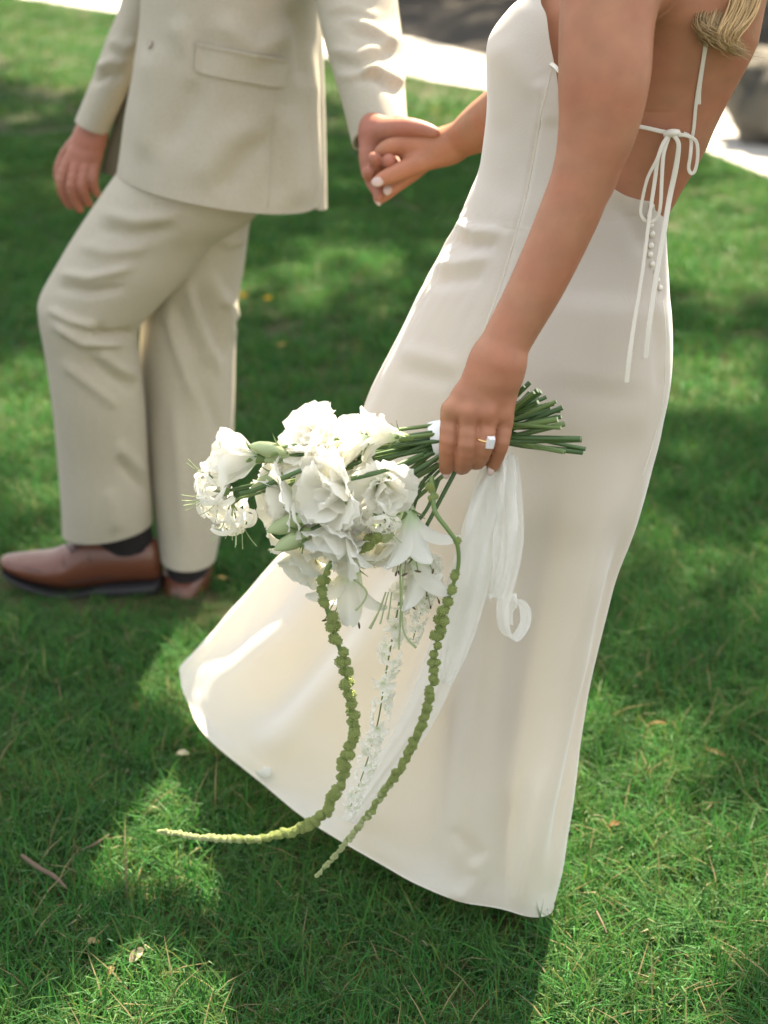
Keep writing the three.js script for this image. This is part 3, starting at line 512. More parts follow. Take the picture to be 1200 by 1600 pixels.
  const handFar = [
    { ...limb([[175, 120, -3.22, 20], [146, 196, -3.22, 21], [138, 214, -3.22, 22]]), k: 0.01 },
    { ...limb([[140, 208, -3.225, 20], [109, 250, -3.205, 10]]), k: 0.012 }, { ...limb([[142, 210, -3.22, 20], [121, 256, -3.197, 10.5]]), k: 0.012 }, { ...limb([[146, 210, -3.215, 19], [135, 258, -3.195, 10]]), k: 0.012 }, { ...limb([[149, 210, -3.212, 18], [148, 256, -3.20, 9.5]]), k: 0.012 },
    { ...limb([[108, 249, -3.205, 9.5], [97, 281, -3.195, 8.6], [100, 304, -3.20, 7.8], [110, 321, -3.21, 6.6]]), k: 0.001 },
    { ...limb([[121, 256, -3.195, 9.5], [112, 290, -3.178, 8.6], [116, 311, -3.187, 7.8], [125, 327, -3.2, 6.6]]), k: 0.001 },
    { ...limb([[135, 258, -3.193, 9], [129, 288, -3.175, 8.2], [132, 306, -3.185, 7.4], [139, 318, -3.2, 6.2]]), k: 0.001 },
    { ...limb([[148, 256, -3.198, 8.5], [145, 280, -3.182, 7.6], [147, 294, -3.19, 6.8], [152, 303, -3.2, 5.8]]), k: 0.001 },
    { ...limb([[128, 216, -3.235, 14], [104, 240, -3.255, 10], [93, 266, -3.25, 8.6], [95, 288, -3.24, 7.2]]), k: 0.008 }];
  const zj = -2.62;
  const handNear = [
    { ...limb([[583, 120, -2.78, 28], [592, 175, -2.70, 27], [590, 208, -2.66, 27]]), k: 0.01 },
    { ...limb([[588, 205, -2.66, 25], [578, 240, -2.64, 17], [577, 268, -2.63, 12]]), k: 0.014 },
    { ...limb([[592, 203, -2.655, 23], [605, 203, -2.63, 19], [635, 199, -2.605, 14.5], [662, 202, -2.59, 11], [681, 207, -2.58, 7]]), k: 0.014 },
    { ...limb([[590, 215, -2.66, 20], [600, 245, -2.68, 16], [620, 262, -2.67, 13]]), k: 0.012 },
    { ...limb([[580, 240, -2.66, 13], [598, 262, -2.655, 12], [612, 262, -2.62, 12], [608, 252, -2.585, 12]]), k: 0.002 },
    { ...limb([[576, 245, -2.65, 12], [582, 262, -2.63, 11], [589, 257, -2.60, 10.5], [585, 247, -2.588, 10]]), k: 0.002 },
    { ...limb([[574, 250, -2.645, 11], [576, 272, -2.62, 10], [579, 268, -2.597, 9.5]]), k: 0.002 },
    { ...limb([[574, 258, -2.64, 10], [582, 285, -2.62, 10], [592, 300, -2.605, 9], [591, 309, -2.60, 7]]), k: 0.002 }];
  const core = [
    { ...trunk([{ L: [250, 240, -3.06], R: [420, 240, -3.06], b: 0.13 }, { L: [250, 0, -3.06], R: [470, 0, -3.06], b: 0.15 }, { L: [270, -220, -3.06], R: [490, -220, -3.06], b: 0.18 }, { L: [330, -360, -3.06], R: [450, -360, -3.06], b: 0.06 }]), k: 0.02 },
    { ...limb([[385, -330, -3.06, 55], [360, -480, -3.06, 75], [352, -560, -3.06, 85], [365, -620, -3.06, 75]]), k: 0.04 }, { ...limb([[285, -500, -3.06, 8], [272, -535, -3.06, 10]]), k: 0.02 },
    { ...limb([[520, -240, -2.93, 44], [545, -60, -2.90, 36], [583, 120, -2.78, 28]]), k: 0.03 }, { ...limb([[290, -230, -3.2, 36], [240, -40, -3.22, 24], [175, 120, -3.22, 20]]), k: 0.03 },
    { ...limb([[320, 240, -3.03, 75], [150, 490, -3.02, 40], [160, 640, -3.03, 38], [185, 790, -3.06, 30], [190, 840, -3.08, 24], [195, 880, -3.085, 18]]), k: 0.03 }, { ...limb([[345, 260, -3.1, 70], [300, 480, -3.12, 44], [295, 700, -3.12, 42], [292, 850, -3.11, 26], [292, 890, -3.14, 20]]), k: 0.03 }];
  part('body', merge([sdfMesh(handFar, 0.003, skin), sdfMesh(handNear, 0.0025, skin), sdfMesh(core, 0.012, skin)]), MAT.skin, groom);
  const hg = new THREE.SphereGeometry(0.105, 28, 20); hg.scale(1.05, 0.85, 0.95); const hp = W(370, -600, -3.06); hg.translate(hp.x, hp.y, hp.z); const hc = []; for (let i = 0; i < hg.attributes.position.count; i++) { const k = 0.9 + 0.2 * R(); hc.push(0.05 * k, 0.03 * k, 0.02 * k); } hg.setAttribute('color', new THREE.Float32BufferAttribute(hc, 3));
  part('hair', hg, MAT.hair, groom);
  for (const [x, y, z, rx, ry, tilt] of [[118, 318, -3.197, 5, 6, 0.3]]) { const p = W(x, y, z), m = mAt(p), n = part('fingernail', new THREE.SphereGeometry(1, 12, 8).scale(rx * m, ry * m, 0.002), MAT.nail, groom); n.position.copy(p); n.rotation.z = tilt; }
}

// ---------------------------------------------------------------- the bride
const bride = thing('person', 'person in a long ivory backless satin dress holding a white bouquet behind the suited person', 'person');
const skinB = tone([0.365, 0.185, 0.102], 0.2);
{
  const PI = Math.PI;
  // half angle of cloth so that its near edge meets photo column px
  const edge = (L, Q, px) => Math.acos(clamp(1 - 2 * (px - L) / (Q - L), -1, 1));
  const D = [
    [850, -60, -2.10, 1205, -60, -2.02, 0.10, 868], [826, -12, -2.13, 1192, -12, -2.02, 0.12, 842], [796, 14, -2.15, 1182, 12, -2.02, 0.13, 846], [764, 60, -2.17, 1160, 64, -2.02, 0.132, 853], [760, 110, -2.17, 1138, 115, -2.02, 0.13, 863], [761, 165, -2.17, 1112, 165, -2.02, 0.126, 868], [755, 225, -2.17, 1080, 222, -2.02, 0.12, 884], [748, 268, -2.17, 1054, 262, -2.02, 0.116, 940], [735, 300, -2.17, 1042, 284, -2.02, 0.114, 978], [722, 332, -2.17, 1041, 305, -2.02, 0.114, 1030], [714, 350, -2.17, 1040, 318, -2.02, 0.115],
    [690, 396, -2.18, 1040, 372, -2.02, 0.125], [655, 460, -2.19, 1045, 448, -2.02, 0.145], [625, 525, -2.20, 1047, 520, -2.02, 0.158], [593, 590, -2.22, 1043, 600, -2.01, 0.164], [568, 650, -2.24, 1031, 662, -2.01, 0.166], [540, 720, -2.26, 1011, 742, -2.00, 0.168], [510, 780, -2.29, 987, 822, -2.0, 0.17], [480, 832, -2.32, 962, 905, -1.99, 0.172], [442, 882, -2.35, 940, 995, -1.985, 0.176], [402, 932, -2.38, 919, 1090, -1.98, 0.18], [362, 979, -2.41, 902, 1190, -1.97, 0.184], [326, 1020, -2.43, 887, 1290, -1.96, 0.19], [300, 1046, -2.445, 874, 1354, -1.955, 0.188], [283, 1062, -2.45, 862, 1394, -1.95, 0.19]];
  const rows = D.map(([a, b, c, d, e, f, w, px]) => ({ L: [a, b, c], R: [d, e, f], b: w, e: px ? edge(a, d, px) : PI }));
  const folds = [
    // waist and front
    [0.007, 10, [[705, 345], [740, 362], [790, 362]]], [-0.006, 10, [[695, 372], [735, 385], [780, 385]]], [0.007, 11, [[672, 415], [720, 412], [775, 400]]], [-0.005, 11, [[665, 440], [715, 440], [760, 430]]], [0.004, 14, [[620, 545], [680, 560], [725, 575]]], [-0.004, 14, [[610, 575], [670, 590], [715, 598]]],
    [0.006, 16, [[840, 120], [858, 160], [864, 200]]], [0.004, 26, [[770, 60], [800, 100], [850, 140]]], [-0.004, 22, [[775, 170], [800, 260], [790, 340]]],
    // princess seam
    [-0.0025, 4, [[860, 110], [845, 180], [822, 300], [790, 420], [752, 530], [722, 610]]],
    // hip to hem
    [0.016, 34, [[820, 620], [800, 800], [770, 1000], [745, 1200], [735, 1400]]], [-0.016, 28, [[880, 700], [850, 900], [815, 1100], [790, 1250], [775, 1420]]], [0.018, 24, [[960, 740], [925, 900], [880, 1100], [840, 1290], [815, 1430]]], [-0.012, 12, [[985, 780], [958, 900], [915, 1080], [875, 1260], [850, 1410]]],
    [-0.022, 40, [[640, 800], [560, 950], [430, 1100], [330, 1140]]], [0.02, 34, [[640, 860], [560, 1020], [450, 1150], [390, 1200]]], [-0.018, 34, [[690, 900], [620, 1070], [540, 1200], [480, 1260]]], [0.016, 30, [[700, 1000], [650, 1150], [590, 1260], [540, 1330]]], [0.007, 30, [[560, 860], [450, 990], [340, 1060], [295, 1075]]], [-0.004, 24, [[520, 850], [430, 940], [340, 1020], [290, 1055]]],
    [-0.012, 24, [[700, 1050], [690, 1180], [680, 1290], [690, 1400]]], [-0.005, 13, [[700, 1290], [735, 1320], [750, 1350]]], [0.006, 13, [[745, 1330], [752, 1370], [728, 1396], [700, 1398]]], [0.010, 15, [[840, 1180], [822, 1290], [812, 1420]]], [-0.008, 12, [[800, 1240], [792, 1320], [790, 1425]]],
    // buttocks and back
    [0.007, 80, [[950, 450], [945, 530], [935, 620]]], [-0.004, 16, [[950, 310], [985, 345], [1010, 400]]], [0.003, 9, [[1024, 450], [1034, 520], [1036, 600]]], [-0.003, 8, [[1015, 460], [1025, 540], [1027, 620]]]];
  const wave = (t, th, p, x, y) => {
    const low = smooth(0.45, 1, t), far = Math.sin(th) < 0 ? 1 : 0.3;
    return low * far * 0.016 * Math.sin(th * 6 + 1.2 + 2 * t) + low * 0.004 * noise(th * 2.4, t * 5, 2) + 0.0015 * noise(th * 5, t * 14, 7) * smooth(0.36, 0.5, t) + 0.0016 * noise(th * 9 + t * 22, t * 34, 5) * smooth(0.34, 0.4, t) * (1 - smooth(0.46, 0.58, t)) * (1 - smooth(0.9, 1.5, Math.abs(th))) + 0.0028 * noise(th * 4 - t * 9, t * 22, 9) * smooth(0.5, 0.7, t) + 0.006 * smooth(0.965, 1, t) * Math.sin(th * 9 + 2) * smooth(0.1, 0.5, Math.abs(th));
  };
  const dress = part('dress', loft(rows, 300, 260, { folds, wave }), MAT.dress, bride);
  dress.geometry.userData = {};
  for (const line of [[[862, 108], [846, 180], [823, 300], [790, 420], [752, 530], [722, 612]], [[1036, 470], [1040, 540], [1034, 640], [1004, 745]]]) { const pts = []; for (let i = 0; i <= 24; i++) { const [x, y] = catmull(line, i / 24), h = onto(dress, x, y, 0.0002); if (h) pts.push([h.p.x, h.p.y, h.p.z, 0.0011]); } if (pts.length > 4) part('seam', tube(pts, 60, 6, { flat: 0.5 }), MAT.tie, dress); }
  { const P = dress.geometry.attributes.position, w = 261, pts = []; for (let j = 0; j < 260; j += 4) { const v = 300 * w + j; pts.push([P.getX(v), P.getY(v) + 0.0005, P.getZ(v), 0.0007]); } pts.push(pts[0].slice()); part('hem_edge', tube(pts, 300, 6), MAT.tie, dress); }
  // hem stitched as a narrow turned edge
  // body
  const arm = [
    { ...trunk([{ L: [712, 500, -2.155], R: [1022, 500, -2.025], b: 0.125 }, { L: [747, 400, -2.155], R: [1018, 390, -2.025], b: 0.112 }, { L: [787, 300, -2.155], R: [1032, 285, -2.025], b: 0.098 }, { L: [797, 225, -2.155], R: [1072, 222, -2.025], b: 0.10 }, { L: [804, 160, -2.155], R: [1106, 165, -2.025], b: 0.106 }, { L: [817, 60, -2.155], R: [1154, 64, -2.025], b: 0.118 }, { L: [852, 0, -2.155], R: [1180, 10, -2.025], b: 0.125 }, { L: [892, -70, -2.155], R: [1190, -70, -2.025], b: 0.13 }, { L: [972, -150, -2.155], R: [1130, -150, -2.025], b: 0.08 }]), k: 0.01 },
    { ...limb([[1000, -50, -1.96, 84], [962, -30, -1.90, 80], [949, 30, -1.875, 74], [944, 120, -1.855, 71], [934, 200, -1.845, 61], [913, 270, -1.835, 49], [887, 340, -1.83, 47], [844, 435, -1.82, 43], [801, 515, -1.81, 38.5], [776, 562, -1.80, 38]], 0.0015, 10), k: 0.03 },
    { ...limb([[946, 282, -1.838, 8], [938, 292, -1.836, 8]]), k: 0.02 },
    { ...limb([[774, 572, -1.80, 34], [706, 640, -1.787, 16]]), k: 0.016 }, { ...limb([[775, 572, -1.797, 34], [733, 644, -1.779, 17]]), k: 0.016 }, { ...limb([[777, 572, -1.797, 34], [762, 646, -1.779, 17]]), k: 0.016 }, { ...limb([[780, 572, -1.80, 32], [788, 648, -1.788, 15]]), k: 0.016 },
    { ...limb([[704, 640, -1.787, 14.5], [701, 688, -1.772, 13.6], [699, 720, -1.78, 12.2], [697, 734, -1.79, 9.5]]), k: 0.003 },
    { ...limb([[733, 647, -1.778, 15], [730, 694, -1.763, 14.4], [725, 724, -1.774, 13.2], [720, 730, -1.80, 11]]), k: 0.0012 },
    { ...limb([[762, 649, -1.778, 14.6], [757, 692, -1.765, 13.8], [748, 718, -1.776, 12.6], [742, 722, -1.80, 11]]), k: 0.0012 },
    { ...limb([[789, 651, -1.788, 13.2], [783, 690, -1.776, 12.4], [775, 716, -1.782, 10.6], [769, 731, -1.789, 8.2]]), k: 0.0012 },
    { ...limb([[752, 600, -1.82, 18], [722, 645, -1.865, 15], [700, 684, -1.868, 12]]), k: 0.012 },
    // knuckles
    ...[[704, 640, -1.776], [732, 646, -1.767], [761, 647, -1.767], [787, 650, -1.779]].map(([x, y, z]) => ({ ...limb([[x, y - 3, z, 8], [x, y + 2, z, 8]]), k: 0.012 }))];
  // shoulder blade and spine hollow
  const blade = { ...limb([[1050, 20, -1.965, 26], [1020, 110, -1.985, 18]]), k: 0.05 };
  const right = [
    { ...limb([[1010, -40, -2.24, 70], [900, 60, -2.34, 62], [820, 150, -2.44, 48], [757, 195, -2.54, 38], [725, 215, -2.585, 29], [702, 226, -2.60, 26]], 0.0015, 10), k: 0.01 },
    { ...limb([[702, 226, -2.60, 24], [670, 226, -2.60, 20], [630, 226, -2.605, 15]]), k: 0.014 }, { ...limb([[702, 230, -2.60, 23], [672, 240, -2.60, 21], [640, 248, -2.605, 15]]), k: 0.014 },
    { ...limb([[632, 226, -2.605, 14], [608, 231, -2.602, 13], [594, 243, -2.612, 11], [596, 258, -2.63, 10]]), k: 0.006 },
    { ...limb([[690, 240, -2.595, 18], [655, 255, -2.585, 15], [625, 268, -2.578, 13.5], [602, 278, -2.572, 11], [590, 284, -2.570, 8]]), k: 0.008 },
    { ...limb([[650, 262, -2.60, 13], [630, 280, -2.605, 12], [614, 293, -2.60, 10], [607, 297, -2.597, 8]]), k: 0.006 },
    { ...limb([[645, 262, -2.61, 12], [615, 292, -2.62, 11], [600, 305, -2.612, 9], [592, 312, -2.606, 6.5]]), k: 0.005 },
    { ...limb([[660, 258, -2.60, 12], [645, 272, -2.607, 9], [638, 278, -2.61, 7]]), k: 0.006 }];
  const legs = [
    { ...limb([[890, 480, -2.07, 130], [850, 720, -2.06, 100], [795, 980, -2.02, 66], [778, 1120, -2.01, 62], [748, 1290, -2.04, 38], [738, 1335, -2.06, 32]], 0.01, 3), k: 0.02 }, { ...limb([[742, 1335, -2.065, 32], [700, 1352, -2.075, 28], [655, 1360, -2.07, 24], [628, 1364, -2.068, 15]]), k: 0.02 },
    { ...limb([[860, 500, -2.18, 120], [740, 740, -2.22, 96], [610, 960, -2.28, 62], [560, 1080, -2.32, 56], [520, 1150, -2.36, 32]], 0.01, 3), k: 0.02 }, { ...limb([[525, 1150, -2.36, 30], [480, 1170, -2.40, 26], [440, 1175, -2.43, 20]]), k: 0.02 }];
  const headP = [{ ...limb([[1040, -110, -2.10, 55], [1020, -240, -2.12, 62], [1005, -340, -2.13, 95], [1020, -410, -2.13, 85]]), k: 0.03 }, { ...limb([[905, -300, -2.15, 10], [895, -330, -2.15, 12]]), k: 0.03 }];
  const body = part('body', merge([sdfMesh([...arm, blade], 0.0028, skinB), sdfMesh(right, 0.0026, skinB), sdfMesh([...legs], 0.006, skinB), sdfMesh(headP, 0.01, skinB)]), MAT.skin, bride);
  // tan sandal that shows under the hem
  part('sandal', loft([{ L: [745, 1342, -2.08], R: [745, 1372, -2.08], b: 0.026 }, { L: [700, 1356, -2.075], R: [700, 1378, -2.075], b: 0.03 }, { L: [650, 1360, -2.07], R: [650, 1380, -2.07], b: 0.034 }, { L: [618, 1364, -2.068], R: [618, 1378, -2.068], b: 0.028 }, { L: [606, 1368, -2.066], R: [606, 1374, -2.066], b: 0.01 }], 24, 24), new THREE.MeshPhysicalMaterial({ color: C3(0.30, 0.12, 0.05), roughness: 0.45, clearcoat: 0.3 }), bride);
  // nails
  for (const [x, y, z, rx, ry, tilt] of [[697, 740, -1.784, 6, 9, 0.05], [767, 735, -1.781, 6, 9, -0.15], [590, 284, -2.5605, 10, 7.5, 0.12], [606, 297.5, -2.588, 6.5, 8, -0.5], [589, 314, -2.600, 4, 9, 0.6]]) { const p = W(x, y, z), m = mAt(p), n = part('fingernail', new THREE.SphereGeometry(1, 16, 10).scale(rx * m, ry * m, 0.0022), MAT.nail, bride); n.position.copy(p); n.rotation.z = tilt; n.rotation.x = -0.25; }
  // ring
  { const p = W(758, 684, -1.766), m = mAt(p); const band = part('engagement_ring', new THREE.TorusGeometry(14.9 * m, 0.0013, 10, 40).rotateX(Math.PI / 2), MAT.gold, bride, 'gold ring with one emerald-cut stone'); band.position.copy(p); band.rotation.set(0.1, 0, -0.16);
    const st = new THREE.CylinderGeometry(0.0050, 0.0066, 0.0045, 4).rotateY(Math.PI / 4).scale(0.8, 1, 1.3).rotateX(Math.PI / 2).toNonIndexed(); st.computeVertexNormals();
    const s = part('stone', st, MAT.diamond, band); s.scale.setScalar(1.25); s.position.set(0.0058, 0, 14.9 * m + 0.0018); s.rotation.set(0, 0.35, 0);
    for (const [a, b] of [[-1, -1], [1, -1], [-1, 1], [1, 1]]) { const q = part('claw', new THREE.CylinderGeometry(0.0006, 0.0006, 0.005, 6).rotateX(Math.PI / 2), MAT.gold, band); q.position.set(0.0062 + a * 0.0038, b * 0.0055, 14.9 * m + 0.0005); } }
  // ties of the open back: flat straps through photo points
  const strap = (name, pts, parent = dress, flat = 0.12) => part(name, tube(P4(pts.map(([x, y, z, w]) => [x, y, z, w])), pts.length * 8, 8, { flat, side: V(0, 0.1, 1) }), MAT.tie, parent);
  strap('back_tie', [[1096, 205, -1.985, 3], [1075, 206, -1.965, 3.2], [1048, 208, -1.95, 3.5], [1010, 200, -1.945, 3.2], [978, 194, -1.95, 3], [930, 186, -1.96, 3]]);
  strap('back_tie', [[1091, 198, -1.986, 2.6], [1070, 211, -1.96, 2.8], [1046, 210, -1.948, 3]]);
  part('knot', tube(P4([[1040, 212, -1.945, 5], [1048, 208, -1.94, 6.5], [1060, 207, -1.945, 5]]), 8, 10), MAT.tie, dress);
  strap('tie_loop', [[1050, 208, -1.94, 3], [1075, 213, -1.945, 2.8], [1088, 222, -1.95, 2.8], [1090, 245, -1.95, 2.8], [1086, 266, -1.95, 2.8], [1080, 271, -1.95, 2.8], [1076, 262, -1.95, 2.8], [1079, 240, -1.95, 2.8], [1079, 216, -1.955, 2.8], [1068, 208, -1.955, 2.8]]);
  strap('tie_loop', [[1048, 208, -1.94, 3.4], [1036, 225, -1.935, 3.4], [1026, 250, -1.93, 2.8], [1012, 278, -1.93, 2.6], [1004, 310, -1.93, 2.6], [1001, 332, -1.928, 2.6], [1006, 343, -1.926, 2.8], [1017, 347, -1.925, 2.8], [1027, 340, -1.925, 2.8], [1032, 320, -1.925, 2.8], [1034, 280, -1.93, 3], [1037, 240, -1.935, 3.2], [1046, 212, -1.94, 3]]);
  strap('tie_end', [[1050, 210, -1.94, 3], [1060, 225, -1.938, 3.6], [1056, 262, -1.938, 4.4], [1046, 310, -1.935, 4.4], [1036, 370, -1.918, 4.4], [1024, 440, -1.90, 4.4], [1014, 510, -1.885, 4.6], [1009, 560, -1.88, 4.8]]);
  strap('tie_end', [[1046, 210, -1.94, 3], [1030, 240, -1.934, 3.2], [1022, 290, -1.93, 3.2], [1014, 345, -1.92, 3], [1003, 430, -1.90, 3], [990, 510, -1.882, 3.4], [983, 560, -1.872, 4], [979, 598, -1.868, 4.2]]);
  const onBack = (pts) => pts.map(([x, y, w]) => { const h = onto(body, x, y, 0.0025), p = h ? h.p : W(x, y, -1.96); return [p.x, p.y, p.z, w * mAt(p)]; });
  for (const pts of [[[1106, 30, 2.6], [1102, 60, 2.6], [1098, 90, 2.8], [1092, 125, 2.8], [1086, 165, 2.8], [1083, 195, 2.8], [1080, 213, 2.8]], [[1108, 30, 2.4], [1103, 70, 2.4], [1097, 105, 2.6], [1092, 140, 2.8], [1090, 162, 4]]]) part('neck_tie', tube(onBack(pts), 40, 8, { flat: 0.15, side: V(0, 0.1, 1) }), MAT.tie, dress);
  strap('side_strap', [[858, 98, -2.03, 3], [866, 103, -2.01, 3.4], [874, 112, -2.0, 3]]);
  // covered buttons down the back
  for (const [x, y] of [[1017, 322], [1013, 337], [1016, 352], [1018, 366], [1016, 384], [1015, 398], [1018, 413], [1024, 425], [1026, 438], [1030, 450]]) { const h = onto(dress, x, y, 0.002); if (!h) continue; const b = part('covered_button', new THREE.SphereGeometry(0.0038, 14, 10).scale(1, 1, 0.6), MAT.tie, dress); b.position.copy(h.p); b.lookAt(h.p.clone().add(h.n)); }
  // hair: loose waves that end in a curl on the back
  const r = rng(64), gs = [];
  const strand = (pts, jit, rad, shade) => { const ox = rr(-1, 1, r), oy = rr(-1, 1, r), oz = rr(-1, 1, r); const q = pts.map(([x, y, z, k], n) => { const g = jit * (k ?? 1) * (0.7 + 0.5 * n / pts.length), p = W(x + (ox + rr(-0.22, 0.22, r)) * g, y + (oy + rr(-0.22, 0.22, r)) * g * 0.7, z + (oz + rr(-0.3, 0.3, r)) * 0.0007 * jit); return [p.x, p.y, p.z, rad]; }); const e = rr(0.66, 1, r), cutq = []; for (let i = 0; i <= 9; i++) { const c = catmull(q, i / 9 * e); c[3] *= 1 - 0.85 * Math.pow(i / 9, 4); cutq.push(c); } const g = tube(cutq, 26, 5, { caps: false }); const c = [], w = shade * rr(0.75, 1.25, r); for (let i = 0; i < g.attributes.position.count; i++) c.push(0.47 * w, 0.32 * w, 0.145 * w); g.setAttribute('color', new THREE.Float32BufferAttribute(c, 3)); gs.push(g); };
  for (let i = 0; i < 420; i++) {                                              // lock that sweeps down and curls to the right
    const u = r(), s = (u - 0.5), jit = 5;
    strand([[1150 + s * 80, -160, -2.0, 1], [1142 + s * 88, -60, -1.985, 1], [1130 + s * 76, 0, -1.955, 1], [1116 + s * 54, 32 + s * 10, -1.935, 1], [1112 + s * 40, 52 + s * 22, -1.925, 1], [1126 + s * 30, 64 + s * 24, -1.92, 1.2], [1148 + s * 12, 74 + s * 16, -1.925, 1.2], [1164 + s * 16, 82 + s * 10, -1.935, 2]], (i % 3 ? 1.3 : 2.2) * jit, rr(0.0004, 0.0010, r), 0.8);
  }
  for (let i = 0; i < 300; i++) {                                              // outer, lighter wave
    const s = r() - 0.5;
    strand([[1175 + s * 50, -160, -1.99], [1168 + s * 50, -50, -1.96], [1164 + s * 40, 0, -1.94], [1152 + s * 36, 30, -1.93], [1138 + s * 30, 52, -1.92], [1136 + s * 24, 66, -1.918], [1150 + s * 20, 74, -1.92]], i % 3 ? 7 : 11, rr(0.0004, 0.0010, r), 1.1);
  }
  for (let i = 0; i < 90; i++) { const s = r() - 0.5, e = rr(-26, 8, r); strand([[1120 + s * 40, -150, -1.985], [1112 + s * 34, -40, -1.965], [1106 + s * 26, 10, -1.95], [1101 + s * 22, 36 + e * 0.5, -1.938], [1102 + s * 20, 56 + e, -1.93], [1116 + s * 26, 68 + e * 0.6, -1.926], [1136 + s * 26, 74 + e * 0.5, -1.926]], 7, rr(0.0005, 0.001, r), 0.6); }
  for (let i = 0; i < 46; i++) { const s = r(), x = 1060 + s * 130; strand([[1140, -80, -1.97], [x + 20, -20, -1.955], [x, 25 + 20 * r(), -1.95], [x + rr(-14, 30, r), 60 + 30 * r(), -1.945]], 16, 0.0003, 1.0); }
  for (let i = 0; i < 260; i++) { const a = r() * 2 * Math.PI, b = Math.acos(rr(-0.2, 1, r)), o = [1010 + 100 * Math.cos(a) * Math.sin(b) + 15, -385 - 105 * Math.cos(b), -2.13 + 0.09 * Math.sin(a) * Math.sin(b)]; strand([[1030, -490, -2.13, 4], [...o, 1], [lerp(o[0], 1090, 0.4) + 20, -250, lerp(o[2], -2.05, 0.5), 2], [1150 + rr(-40, 40, r), -150, -1.99, 2]], 6, 0.003, 1); }
  part('hair', merge(gs), MAT.hair, bride, 'loose blond waves ending in a curl');
}

